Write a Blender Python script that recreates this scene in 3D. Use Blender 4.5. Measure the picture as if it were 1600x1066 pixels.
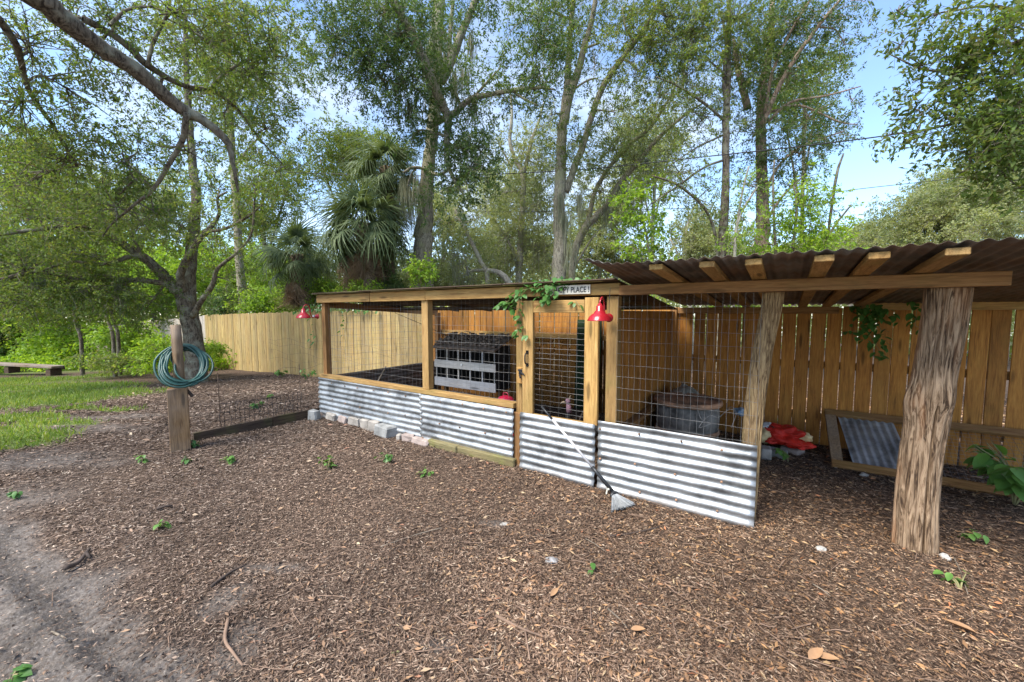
import bpy, bmesh, math, random
import numpy as np
from mathutils import Vector, Matrix
random.seed(7); RNG = np.random.default_rng(7)
R = math.radians
for o in list(bpy.data.objects): bpy.data.objects.remove(o)
SC = bpy.context.scene
COL = SC.collection

# ------------------------------------------------------------------ camera, sky, sun, exposure
CAM_H, FPX, HOR = 1.65, 630.0, 488.0          # eye height; focal length and horizon row of the 1600x1066 photograph
PITCH = math.atan((533 - HOR) / FPX)
cam = bpy.data.objects.new('camera', bpy.data.cameras.new('camera')); COL.objects.link(cam)
cam.location = (0, 0, CAM_H); cam.rotation_euler = (math.pi/2 - PITCH, 0, 0)
cam.data.sensor_width = 36; cam.data.lens = 36 * FPX / 1600
cam.data.clip_start = 0.05; cam.data.clip_end = 2000
SC.camera = cam
SUN_ELEV, SUN_AZ = R(54), R(-128)              # azimuth from +Y, negative is to the left
sdir = Vector((math.sin(SUN_AZ)*math.cos(SUN_ELEV), math.cos(SUN_AZ)*math.cos(SUN_ELEV), math.sin(SUN_ELEV)))
sl = bpy.data.lights.new('sun', 'SUN'); sl.energy = 1.7; sl.angle = R(30); sl.color = (1, .95, .86)
sun = bpy.data.objects.new('sun', sl); COL.objects.link(sun)
sun.rotation_euler = (-sdir).to_track_quat('-Z', 'Y').to_euler(); sun.location = sdir * 40
W = bpy.data.worlds.new('World'); SC.world = W; W.use_nodes = True
wn, wl = W.node_tree.nodes, W.node_tree.links
bg = wn['Background']; bg.inputs['Strength'].default_value = 0.082
sky = wn.new('ShaderNodeTexSky'); sky.sky_type = 'NISHITA'; sky.sun_disc = False
sky.sun_elevation = SUN_ELEV; sky.sun_rotation = SUN_AZ; sky.air_density = 1.0; sky.dust_density = .4; sky.ozone_density = 4.0
tc = wn.new('ShaderNodeTexCoord'); nz = wn.new('ShaderNodeTexNoise'); cr = wn.new('ShaderNodeValToRGB'); mx = wn.new('ShaderNodeMixRGB')
mp = wn.new('ShaderNodeMapping'); mp.inputs['Scale'].default_value = (1, 1, 2.6)
nz.inputs['Scale'].default_value = 2.3; nz.inputs['Detail'].default_value = 7; nz.inputs['Roughness'].default_value = .55
cr.color_ramp.elements[0].position = .44; cr.color_ramp.elements[1].position = .74
cr.color_ramp.elements[0].color = (.04, .04, .04, 1); cr.color_ramp.elements[1].color = (.95, .95, .95, 1)
mx.inputs[2].default_value = (3.2, 3.4, 3.6, 1)
wl.new(tc.outputs['Generated'], mp.inputs['Vector']); wl.new(mp.outputs[0], nz.inputs['Vector']); wl.new(nz.outputs['Fac'], cr.inputs[0])
wl.new(cr.outputs[0], mx.inputs[0]); wl.new(sky.outputs[0], mx.inputs[1]); wl.new(mx.outputs[0], bg.inputs['Color'])
SC.render.engine = 'CYCLES'
SC.view_settings.view_transform = 'Standard'; SC.view_settings.look = 'None'
SC.view_settings.exposure = 2.25; SC.view_settings.gamma = 1; SC.view_settings.use_curve_mapping = False
SC.cycles.use_denoising = True; SC.cycles.max_bounces = 7; SC.cycles.diffuse_bounces = 4; SC.cycles.transmission_bounces = 4
SC.cycles.glossy_bounces = 3; SC.cycles.transparent_max_bounces = 4; SC.cycles.sample_clamp_indirect = 6

# ------------------------------------------------------------------ where things stand
cP, sP = math.cos(PITCH), math.sin(PITCH)
def ray(px, py):
    z = -(py - 533) / FPX
    return np.array([(px - 800) / FPX, cP + z * sP, -sP + z * cP])
def terr0(x, y):
    d = np.hypot(x, y)
    return -0.045 * np.maximum(0, d - 9) + 0.0
def G(px, py, dz=0):                            # the ground seen at a place of the photograph
    r = ray(px, py); z = 0.0
    for _ in range(12):
        t = (z - CAM_H) / r[2]; z = float(terr0(r[0]*t, r[1]*t))
    return Vector((r[0]*t, r[1]*t, z + dz))
def D(px, py, Y):                               # a point at distance Y along the view
    r = ray(px, py); t = Y / r[1]
    return Vector((r[0]*t, Y, CAM_H + r[2]*t))
A0 = np.array([-2.992, 6.332]); U = np.array([.82783, -.56098]); V = np.array([.56098, .82783])
RZ = math.atan2(U[1], U[0])                     # the coop's front runs along U, its depth along V
def LOC(px, py, d):                             # -> (along, depth, height) in the coop's frame, on its vertical plane at depth d
    r = ray(px, py); P = A0 + V * d; t = (V @ P) / (V @ r[:2])
    return ((r[:2]*t - A0) @ U, d, CAM_H + r[2]*t)
def WLD(s, d, z=0):
    p = A0 + U*s + V*d; return Vector((p[0], p[1], z))
def GL(px, py):
    g = G(px, py); q = np.array(g[:2]) - A0
    return (q @ U, q @ V, g.z)

def vnoise(x, y, seed=0):
    x = np.asarray(x, float); y = np.asarray(y, float)
    xi, yi = np.floor(x).astype(np.int64), np.floor(y).astype(np.int64); fx, fy = x-xi, y-yi
    fx, fy = fx*fx*(3-2*fx), fy*fy*(3-2*fy)
    def h(a, b):
        n = (a*374761393 + b*668265263 + seed*982451653) & 0x7fffffff
        n = ((n ^ (n >> 13)) * 1274126177) & 0x7fffffff
        return ((n ^ (n >> 16)) & 0xffff) / 65535.0
    return (h(xi,yi)*(1-fx)+h(xi+1,yi)*fx)*(1-fy) + (h(xi,yi+1)*(1-fx)+h(xi+1,yi+1)*fx)*fy
def fbm(x, y, seed=0, o=4):
    a, s, t = .5, 0, 0
    for i in range(o):
        s = s + a*vnoise(x*2**i, y*2**i, seed+i); t += a; a *= .55
    return s/t
def sstep(a, b, x):
    t = np.clip((x-a)/(b-a), 0, 1); return t*t*(3-2*t)

# the sandy track at the lower left, in ground coordinates
TA, TB = np.array(G(-40, 770)[:2]), np.array(G(400, 1075)[:2])
TD = (TB-TA)/np.linalg.norm(TB-TA); TN = np.array([-TD[1], TD[0]])
if TN @ (np.array([0, 0]) - TA) < 0: TN = -TN
def track(x, y): return (x-TA[0])*TN[0] + (y-TA[1])*TN[1], (x-TA[0])*TD[0] + (y-TA[1])*TD[1]
SANDP = [(G(405, 888), .26, .07), (G(350, 940), .12, .16), (G(375, 1010), .14, .2), (G(690, 1010), .10, .06),
         (G(95, 655), .9, .35), (G(60, 668), 1.2, .3), (G(210, 650), .8, .25), (G(20, 775), .6, .5), (G(780, 820), .16, .07), (G(60, 720), .8, .4)]
def sand_mask(x, y):
    q, l = track(x, y)
    n = fbm(x*1.6, y*1.6, 11) - .5
    m = sstep(-.10, .13, q + n*.45)
    for c, rx, ry in SANDP:
        m = np.maximum(m, .75*sstep(1.35, .45, np.hypot((x-c.x)/rx, (y-c.y)/ry) + n*1.6))
    return m
GRP = [(G(10, 626), 2.6, 1.5), (G(80, 606), 2.4, .55), (G(-60, 600), 4, 1.0), (G(30, 655), .7, .3), (G(80, 662), .7, .16), (G(105, 660), .5, .14), (G(-30, 690), 1.1, .5), (G(5, 675), .55, .3),
       (G(110, 640), .5, .1), (G(180, 640), .42, .12), (G(45, 693), .3, .08), (G(75, 682), .3, .1), (G(150, 606), .7, .25), (G(240, 575), 1.8, .6), (G(190, 585), 1.0, .5), (G(-10, 585), 4, .9)]
def grass_mask(x, y):
    n = fbm(x*2.3, y*2.3, 21) - .5
    m = np.zeros_like(x)
    for c, rx, ry in GRP:
        m = np.maximum(m, sstep(1.2, .62, np.hypot((x-c.x)/rx, (y-c.y)/ry) + n*.9))
    return m
def terr(x, y):
    x = np.asarray(x, float); y = np.asarray(y, float)
    q, l = track(x, y)
    n = fbm(x*1.6, y*1.6, 11) - .5
    s = sstep(-.10, .13, q + n*.45)
    z = terr0(x, y) + (.07*(fbm(x*.9, y*.9, 3)-.5)+.035*(fbm(x*2.4, y*2.4, 6)-.5))*sstep(1.0, 2.0, np.hypot(x, y)) + .035*np.exp(-(((x-2.68)**2+(y-2.58)**2)/.05))
    ds, dd_ = (x-A0[0])*U[0]+(y-A0[1])*U[1], (x-A0[0])*V[0]+(y-A0[1])*V[1]; z = z + .03*fbm(ds*3, dd_*3, 17)*np.exp(-((dd_+.10)/.07)**2)*(ds > 3.7)*(ds < 5.9) + .014*(fbm(x*6, y*6, 5)-.5)
    rut = -.014*np.exp(-((q-.30)/.05)**2) + .035*np.exp(-((q-.16)/.09)**2) + .04*np.exp(-((q-.47)/.10)**2)
    tread = np.maximum(0, np.sin(l*2*np.pi/.062 + q*9 + 3.5*fbm(x*4, y*4, 8))) * sstep(.0, .08, q)
    z = z + s*(-rut + .03*tread + .04*(fbm(x*11, y*11, 9)-.5) - .02)
    z = z + .008*(fbm(x*22, y*22, 15)-.5)
    return z
def Z(p): return float(terr(np.array([p[0]]), np.array([p[1]]))[0])

# ------------------------------------------------------------------ materials
MATS = {}
class NT:
    def __init__(s, name):
        s.m = bpy.data.materials.new(name); s.m.use_nodes = True; s.t = s.m.node_tree; s.n = s.t.nodes; s.l = s.t.links
        s.b = s.n['Principled BSDF']; MATS[name] = s.m
    def N(s, typ, **kw):
        n = s.n.new(typ)
        for k, v in kw.items():
            if k.startswith('i_'):
                n.inputs[k[2:].replace('_', ' ')].default_value = v
            else: setattr(n, k, v)
        return n
    def L(s, a, b): s.l.new(a, b)
    def ramp(s, fac, stops):
        r = s.N('ShaderNodeValToRGB'); e = r.color_ramp.elements
        while len(e) < len(stops): e.new(.5)
        for k, (p, c) in zip(e, stops): k.position = p; k.color = (*c, 1)
        s.L(fac, r.inputs[0]); return r.outputs[0]
    def noise(s, vec, scale, detail=4, rough=.55, dist=0):
        n = s.N('ShaderNodeTexNoise'); n.inputs['Scale'].default_value = scale; n.inputs['Detail'].default_value = detail
        n.inputs['Roughness'].default_value = rough; n.inputs['Distortion'].default_value = dist; s.L(vec, n.inputs['Vector']); return n.outputs['Fac']
    def mapping(s, vec, scale=(1,1,1), loc=(0,0,0)):
        m = s.N('ShaderNodeMapping'); m.inputs['Scale'].default_value = scale; m.inputs['Location'].default_value = loc; s.L(vec, m.inputs[0]); return m.outputs[0]
    def mix(s, fac, a, b, mode='MIX'):
        m = s.N('ShaderNodeMixRGB', blend_type=mode)
        for i, v in ((0, fac), (1, a), (2, b)):
            if hasattr(v, 'is_linked') or hasattr(v, 'links'): s.L(v, m.inputs[i])
            elif i == 0: m.inputs[0].default_value = v
            else: m.inputs[i].default_value = (*v, 1)
        return m.outputs[0]
    def bump(s, h, strength=.3, dist=.01):
        b = s.N('ShaderNodeBump'); b.inputs['Strength'].default_value = strength; b.inputs['Distance'].default_value = dist
        s.L(h, b.inputs['Height']); s.L(b.outputs[0], s.b.inputs['Normal'])
    def objvec(s, jitter=True):
        t = s.N('ShaderNodeTexCoord'); v = t.outputs['Object']
        if jitter:
            o = s.N('ShaderNodeObjectInfo'); c = s.N('ShaderNodeVectorMath', operation='SCALE'); c.inputs[0].default_value = (37, 53, 71); s.L(o.outputs['Random'], c.inputs['Scale'])
            a = s.N('ShaderNodeVectorMath', operation='ADD'); s.L(v, a.inputs[0]); s.L(c.outputs[0], a.inputs[1]); v = a.outputs[0]; s.rnd = o.outputs['Random']
        return v
def plain(name, col, rough=.6, metal=0, var=.25, scale=8, spec=.4):
    k = NT(name); v = k.objvec(); f = k.noise(v, scale, 5)
    c = k.ramp(f, [(.3, tuple(x*(1-var) for x in col)), (.7, tuple(min(1, x*(1+var)) for x in col))])
    k.L(c, k.b.inputs['Base Color']); k.b.inputs['Roughness'].default_value = rough; k.b.inputs['Metallic'].default_value = metal
    k.b.inputs['Specular IOR Level'].default_value = spec; k.bump(k.noise(v, scale*6, 3), .15, .003); return k.m
def wood(name, axis, light, mid, dark, green=0.0, grey=0.0, sc=1.0, greenc=(.12, .14, .03)):
    k = NT(name); v = k.objvec()
    st = {'x': (.55, 9, 9), 'y': (9, .55, 9), 'z': (9, 9, .55)}[axis]
    g = k.noise(k.mapping(v, tuple(q*sc for q in st)), 4.2, 6, .62, 1.1)
    fine = k.noise(k.mapping(v, tuple(q*3.2*sc for q in st)), 6, 3, .6)
    c = k.ramp(g, [(.3, dark), (.47, mid), (.68, light)])
    c = k.mix(k.ramp(fine, [(.35, (.55,)*3), (.65, (1.0,)*3)]), (.0, .0, .0), c, 'MIX') if False else k.mix(.55, c, k.ramp(fine, [(.3, (.45,)*3), (.7, (1.15,)*3)]), 'MULTIPLY')
    # knots
    kv = {'x': (1.6, 9, 9), 'y': (9, 1.6, 9), 'z': (9, 9, 1.6)}[axis]
    vo = k.N('ShaderNodeTexVoronoi'); vo.inputs['Scale'].default_value = 1.0; k.L(k.mapping(v, kv), vo.inputs['Vector'])
    c = k.mix(k.ramp(vo.outputs['Distance'], [(.10, (1, 1, 1)), (.19, (0, 0, 0))]), c, tuple(x*.38 for x in mid))
    big = k.noise(v, 1.7, 3)
    c = k.mix(.5, c, k.ramp(big, [(.3, (.72, .70, .68)), (.7, (1.2, 1.2, 1.2))]), 'MULTIPLY')
    c = k.mix(.85, c, k.ramp(k.rnd, [(0, (.66, .65, .66)), (.3, (.95, .86, .74)), (.6, (1.05, 1.0, .9)), (.8, (.85, .84, .86)), (1, (1.22, 1.18, 1.05))]), 'MULTIPLY')
    if green:
        gf = k.ramp(k.noise(v, 3.1, 4), [(.5, (0, 0, 0)), (.72, (green,)*3)]); c = k.mix(gf, c, greenc)
    if grey:
        gf = k.ramp(k.noise(v, 2.3, 4), [(.35, (0, 0, 0)), (.65, (grey,)*3)]); c = k.mix(gf, c, (.27, .25, .235))
    k.L(c, k.b.inputs['Base Color']); k.b.inputs['Roughness'].default_value = .75; k.b.inputs['Specular IOR Level'].default_value = .25
    k.bump(fine, .35, .004); return k.m
PINE = ((.50, .32, .13), (.40, .245, .09), (.26, .14, .05))
for ax in 'xyz':
    wood('pine_'+ax, ax, *PINE, green=.35, greenc=(.20, .19, .05))
    wood('oldpine_'+ax, ax, (.36, .205, .085), (.28, .145, .055), (.15, .07, .028), green=.15)
wood('fence_tan', 'z', (.50, .385, .18), (.42, .305, .13), (.29, .205, .09), green=.3, grey=.1, greenc=(.26, .25, .09))
wood('fence_brown', 'z', (.50, .245, .06), (.40, .175, .038), (.21, .085, .022), green=.12)  # orange stained boards, with the shade under the roof also put into the colour
wood('fence_grey', 'z', (.55, .51, .47), (.47, .43, .39), (.34, .30, .27))
wood('weathered_x', 'x', (.30, .24, .18), (.2, .15, .11), (.09, .065, .05), grey=.5)
wood('weathered_z', 'z', (.34, .235, .14), (.24, .155, .085), (.11, .07, .042), grey=.3)
wood('damp_x', 'x', (.12, .085, .06), (.075, .052, .037), (.035, .025, .02), green=.35)
wood('mossy_x', 'x', (.26, .22, .12), (.19, .17, .09), (.09, .08, .05), green=.9, greenc=(.19, .2, .045))
wood('whiteboard_x', 'x', (.66, .66, .66), (.56, .56, .56), (.5, .49, .47))
def log_mat(name, a, b, c, orange, sc=1.0):
    k = NT(name); v = k.objvec(False)
    g = k.noise(k.mapping(v, (22*sc, 22*sc, 1.5*sc)), 2.0, 8, .66, 1.6)
    col = k.ramp(g, [(.38, c), (.47, b), (.54, a), (.66, tuple(x*1.35 for x in a))])
    o = k.noise(k.mapping(v, (5, 5, .8)), 1.3, 4)
    col = k.mix(k.ramp(o, [(.52, (0,)*3), (.66, (.75,)*3)]), col, k.mix(.6, col, orange))
    k.L(col, k.b.inputs['Base Color']); k.b.inputs['Roughness'].default_value = .85; k.b.inputs['Specular IOR Level'].default_value = .15
    k.bump(g, .8, .02); return k.m
log_mat('log_cedar', (.36, .25, .16), (.21, .135, .08), (.055, .034, .022), (.42, .18, .07))
log_mat('log_bark', (.36, .25, .13), (.25, .16, .08), (.10, .06, .03), (.2, .17, .07), 1.5)
def bark_mat(name, a, b, moss, msc=1.5, mamt=.8):
    k = NT(name); v = k.objvec(False)
    g = k.noise(k.mapping(v, (9, 9, 2.6)), 3, 7, .7, .7)
    col = k.ramp(g, [(.38, b), (.58, a)])
    col = k.mix(k.ramp(k.noise(v, msc, 5, .6), [(.48, (0,)*3), (.64, (mamt,)*3)]), col, moss)
    k.L(col, k.b.inputs['Base Color']); k.b.inputs['Roughness'].default_value = .9; k.b.inputs['Specular IOR Level'].default_value = .1
    k.bump(g, .9, .03); return k.m
bark_mat('bark_oak', (.19, .155, .115), (.04, .03, .023), (.33, .33, .25), 5.5, .6)
bark_mat('bark_mossy', (.36, .32, .24), (.10, .085, .06), (.29, .29, .15), 2.6, .7)
bark_mat('bark_pine', (.46, .34, .26), (.17, .11, .08), (.26, .22, .15), 1.4, .5)
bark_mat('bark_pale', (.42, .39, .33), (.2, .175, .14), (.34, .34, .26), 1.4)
bark_mat('bark_palm', (.22, .16, .105), (.07, .05, .035), (.14, .11, .06), 3)
def leaf_mat(name, cols, trans=.42, rough=.5, tint=(1.25, 1.2, .55), varscale=.6):
    k = NT(name); g = k.N('ShaderNodeNewGeometry'); ri = g.outputs['Random Per Island']
    n = len(cols); c = k.ramp(ri, [(i/(n-1) if n > 1 else 0, q) for i, q in enumerate(cols)])
    t = k.N('ShaderNodeTexCoord'); big = k.noise(t.outputs['Object'], varscale, 2)
    c = k.mix(.8, c, k.ramp(big, [(.32, (.62, .70, .72)), (.68, (1.35, 1.25, 1.05))]), 'MULTIPLY')
    k.L(c, k.b.inputs['Base Color']); k.b.inputs['Roughness'].default_value = rough; k.b.inputs['Specular IOR Level'].default_value = .35
    tr = k.N('ShaderNodeBsdfTranslucent'); k.L(k.mix(1, c, tint, 'MULTIPLY'), tr.inputs['Color'])
    ms = k.N('ShaderNodeMixShader'); ms.inputs[0].default_value = trans
    k.L(k.b.outputs[0], ms.inputs[1]); k.L(tr.outputs[0], ms.inputs[2]); k.L(ms.outputs[0], k.n['Material Output'].inputs['Surface']); return k.m
leaf_mat('leaf_oak', [(.10, .165, .035), (.14, .215, .05), (.185, .265, .065), (.115, .18, .045), (.24, .29, .10), (.16, .15, .06)], .55)
leaf_mat('leaf_dark', [(.06, .12, .038), (.085, .155, .05), (.115, .185, .06), (.15, .215, .075), (.07, .13, .045)], .5)
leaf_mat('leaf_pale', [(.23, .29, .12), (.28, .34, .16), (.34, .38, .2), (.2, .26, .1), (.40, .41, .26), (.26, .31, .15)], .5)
leaf_mat('leaf_bright', [(.19, .34, .03), (.28, .43, .045), (.36, .5, .07), (.22, .37, .04), (.14, .26, .03)], .5)
leaf_mat('leaf_broad', [(.09, .2, .04), (.13, .27, .06), (.17, .33, .085)], .35, .45)
leaf_mat('leaf_vine', [(.05, .13, .03), (.08, .19, .045), (.11, .24, .06)], .3, .4)
leaf_mat('leaf_palm', [(.09, .13, .06), (.125, .17, .08), (.17, .21, .105)], .3, .6)
leaf_mat('leaf_palm_dead', [(.24, .16, .10), (.31, .21, .14), (.18, .12, .07)], .2, .8, (1, .9, .7))
leaf_mat('moss', [(.26, .27, .19), (.33, .34, .25), (.22, .23, .15)], .35, .9, (1, 1, .9))
leaf_mat('grass', [(.13, .22, .04), (.18, .28, .05), (.24, .32, .08), (.3, .32, .12)], .4, .6)
def chip_mat(name, stops, gray=(.19, .16, .14)):
    k = NT(name); g = k.N('ShaderNodeNewGeometry'); ri = g.outputs['Random Per Island']
    c = k.ramp(ri, stops)
    t = k.N('ShaderNodeTexCoord'); big = k.noise(t.outputs['Object'], .75, 4)
    sx = k.N('ShaderNodeSeparateXYZ'); k.L(t.outputs['Object'], sx.inputs[0])
    lr = k.N('ShaderNodeMapRange'); lr.inputs[1].default_value = -3.0; lr.inputs[2].default_value = 1.6; k.L(sx.outputs[0], lr.inputs[0])
    hs = k.N('ShaderNodeHueSaturation'); hs.inputs['Saturation'].default_value = .72; hs.inputs['Value'].default_value = .92; k.L(c, hs.inputs['Color'])
    c = k.mix(lr.outputs[0], hs.outputs[0], c)
    c = k.mix(.85, c, k.ramp(big, [(.3, (.55, .55, .57)), (.5, (.9, .9, .9)), (.7, (1.3, 1.25, 1.2))]), 'MULTIPLY')
    k.L(c, k.b.inputs['Base Color']); k.b.inputs['Roughness'].default_value = .85; k.b.inputs['Specular IOR Level'].default_value = .15; return k.m
chip_mat('mulch', [(0, (.03, .02, .014)), (.2, (.082, .05, .034)), (.4, (.15, .092, .059)), (.62, (.225, .138, .088)), (.8, (.315, .2, .128)), (.93, (.42, .285, .19)), (1, (.52, .40, .28))])
chip_mat('dead_leaf', [(0, (.14, .08, .045)), (.3, (.27, .15, .075)), (.5, (.36, .2, .1)), (.7, (.42, .23, .1)), (.88, (.5, .36, .2)), (1, (.4, .14, .06))])
def ground_mat():
    k = NT('ground'); t = k.N('ShaderNodeTexCoord'); v = t.outputs['Object']
    a = k.N('ShaderNodeAttribute'); a.attribute_name = 'sand'; b = k.N('ShaderNodeAttribute'); b.attribute_name = 'grass'
    f = k.noise(v, 28, 6, .7); f2 = k.noise(v, 2.2, 5)
    mul = k.ramp(f, [(.3, (.022, .016, .013)), (.5, (.075, .052, .038)), (.62, (.15, .105, .075)), (.72, (.24, .17, .12))])
    s1 = k.noise(v, 70, 5, .75); s2 = k.noise(v, 5, 5, .6)
    snd = k.mix(.75, k.ramp(s1, [(.3, (.065, .055, .048)), (.55, (.155, .134, .118)), (.75, (.31, .28, .25))]), k.ramp(s2, [(.35, (.6, .6, .6)), (.65, (1.35, 1.35, 1.35))]), 'MULTIPLY')
    g = k.ramp(f, [(.35, (.06, .09, .02)), (.65, (.16, .21, .06))])
    c = k.mix(a.outputs['Fac'], mul, snd); c = k.mix(b.outputs['Fac'], c, g)
    k.L(c, k.b.inputs['Base Color']); k.b.inputs['Roughness'].default_value = .95; k.b.inputs['Specular IOR Level'].default_value = .1
    k.bump(s1, .5, .012)
ground_mat()
def galv(name, rust=0.0, base=(.62, .64, .66), rough=.33, metal=.9):
    k = NT(name); v = k.objvec(); f = k.noise(v, 3.2, 6, .68)
    vo = k.N('ShaderNodeTexVoronoi'); vo.inputs['Scale'].default_value = 45; k.L(v, vo.inputs['Vector'])
    c = k.ramp(f, [(.36, tuple(x*.5 for x in base)), (.5, base), (.66, tuple(min(1, x*1.35) for x in base))])
    c = k.mix(.25, c, vo.outputs['Color'], 'OVERLAY') if False else c
    st = k.noise(k.mapping(v, (1.6, 1.6, 9)), 2.1, 6, .68)
    c = k.mix(.5, c, k.ramp(st, [(.36, (.5, .52, .54)), (.5, (.95, .95, .95)), (.62, (1.2, 1.18, 1.15))]), 'MULTIPLY')
    m = None
    if rust:
        rf = k.ramp(k.noise(v, 3.5, 6, .65), [(.5-rust*.25, (0,)*3), (.66-rust*.2, (1,)*3)]); c = k.mix(rf, c, k.ramp(f, [(.3, (.07, .045, .03)), (.7, (.16, .10, .065))]))
        inv = k.N('ShaderNodeMath', operation='SUBTRACT'); inv.inputs[0].default_value = metal; k.L(rf, inv.inputs[1]); inv.use_clamp = True; k.L(inv.outputs[0], k.b.inputs['Metallic'])
    else: k.b.inputs['Metallic'].default_value = metal
    if name == 'galvanised':
        t2 = k.N('ShaderNodeTexCoord'); sx = k.N('ShaderNodeSeparateXYZ'); k.L(t2.outputs['Object'], sx.inputs[0])
        ma = k.N('ShaderNodeMath', operation='MULTIPLY_ADD'); ma.inputs[1].default_value = .35; k.L(k.noise(t2.outputs['Object'], 6, 6, .7), ma.inputs[0]); sb = k.N('ShaderNodeMath', operation='SUBTRACT'); k.L(ma.outputs[0], sb.inputs[0]); k.L(sx.outputs[2], sb.inputs[1])
        ma.inputs[2].default_value = -.05; mf = k.ramp(sb.outputs[0], [(.04, (0,)*3), (.16, (.75,)*3)]); c = k.mix(mf, c, (.17, .125, .09)); iv = k.N('ShaderNodeMath', operation='SUBTRACT', use_clamp=True); iv.inputs[0].default_value = metal; k.L(mf, iv.inputs[1]); k.L(iv.outputs[0], k.b.inputs['Metallic'])
    k.L(c, k.b.inputs['Base Color'])
    rr = k.N('ShaderNodeMapRange'); rr.inputs[3].default_value = rough-.1; rr.inputs[4].default_value = rough+.18; k.L(k.noise(v, 9, 4), rr.inputs[0]); k.L(rr.outputs[0], k.b.inputs['Roughness'])
    k.bump(k.noise(v, 7, 3), .25, .012); return k.m
galv('galvanised', base=(.36, .372, .38), metal=.66, rough=.44)
galv('roof_metal', rust=.35, base=(.15, .145, .135), rough=.5, metal=.6)
galv('wire', base=(.24, .235, .23), rough=.6, metal=.6)
galv('wire_rusty', rust=1, base=(.2, .17, .15), rough=.7, metal=.3)
galv('rusty_plate', rust=.2, base=(.40, .22, .13), rough=.8, metal=.2)
plain('red_enamel', (.34, .012, .02), .25, 0, .12, spec=.6); plain('bracket_grey', (.42, .45, .48), .5, .3)
plain('white_inside', (.75, .74, .7), .4); plain('iron', (.03, .03, .033), .5, .5); plain('cable_black', (.02, .02, .02), .6)
plain('hose_green', (.012, .062, .05), .45, 0, .35, 4, .6)
plain('rubber', (.14, .135, .125), .8, 0, .75, 6); plain('sack_grey', (.24, .23, .20), .85, 0, .4, 7)
plain('bag_red', (.40, .018, .01), .55, 0, .4, 6, .25); plain('bag_tan', (.55, .42, .22), .5); plain('bag_white', (.6, .6, .6), .5); plain('bag_blue', (.2, .3, .42), .6)
plain('concrete', (.31, .28, .245), .9, 0, .35, 9); plain('concrete_pink', (.32, .255, .225), .9, 0, .3, 9); plain('concrete_grey', (.26, .26, .25), .9, 0, .35, 9); plain('brick_red', (.33, .13, .08), .9, 0, .35, 12)
plain('white_rock', (.4, .385, .35), .9, 0, .2, 12); plain('twig', (.2, .13, .09), .9, 0, .4, 6); plain('twig_pale', (.2, .165, .125), .9, 0, .4, 6); plain('twig_dark', (.07, .05, .04), .9, 0, .4, 6)
plain('broom_handle', (.52, .5, .5), .4, .1); plain('plastic_black', (.022, .023, .025), .4); plain('bristle', (.27, .28, .285), .7, 0, .3, 30)
plain('sign_white', (.62, .59, .5), .7, 0, .12); plain('sign_ink', (.02, .02, .02), .7)
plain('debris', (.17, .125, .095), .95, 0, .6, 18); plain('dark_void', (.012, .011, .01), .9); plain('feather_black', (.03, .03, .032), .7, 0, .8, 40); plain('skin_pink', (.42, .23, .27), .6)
plain('beak', (.55, .42, .28), .5); plain('eye_black', (.005, .005, .005), .1); plain('green_board', (.018, .042, .015), .85, 0, .5, 3); plain('red_plastic', (.42, .015, .05), .35, 0, .25, 14)
plain('rag_grey', (.3, .29, .285), .9, 0, .4, 12); plain('stalk', (.22, .2, .09), .8); plain('porcelain', (.7, .7, .68), .3)

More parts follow.
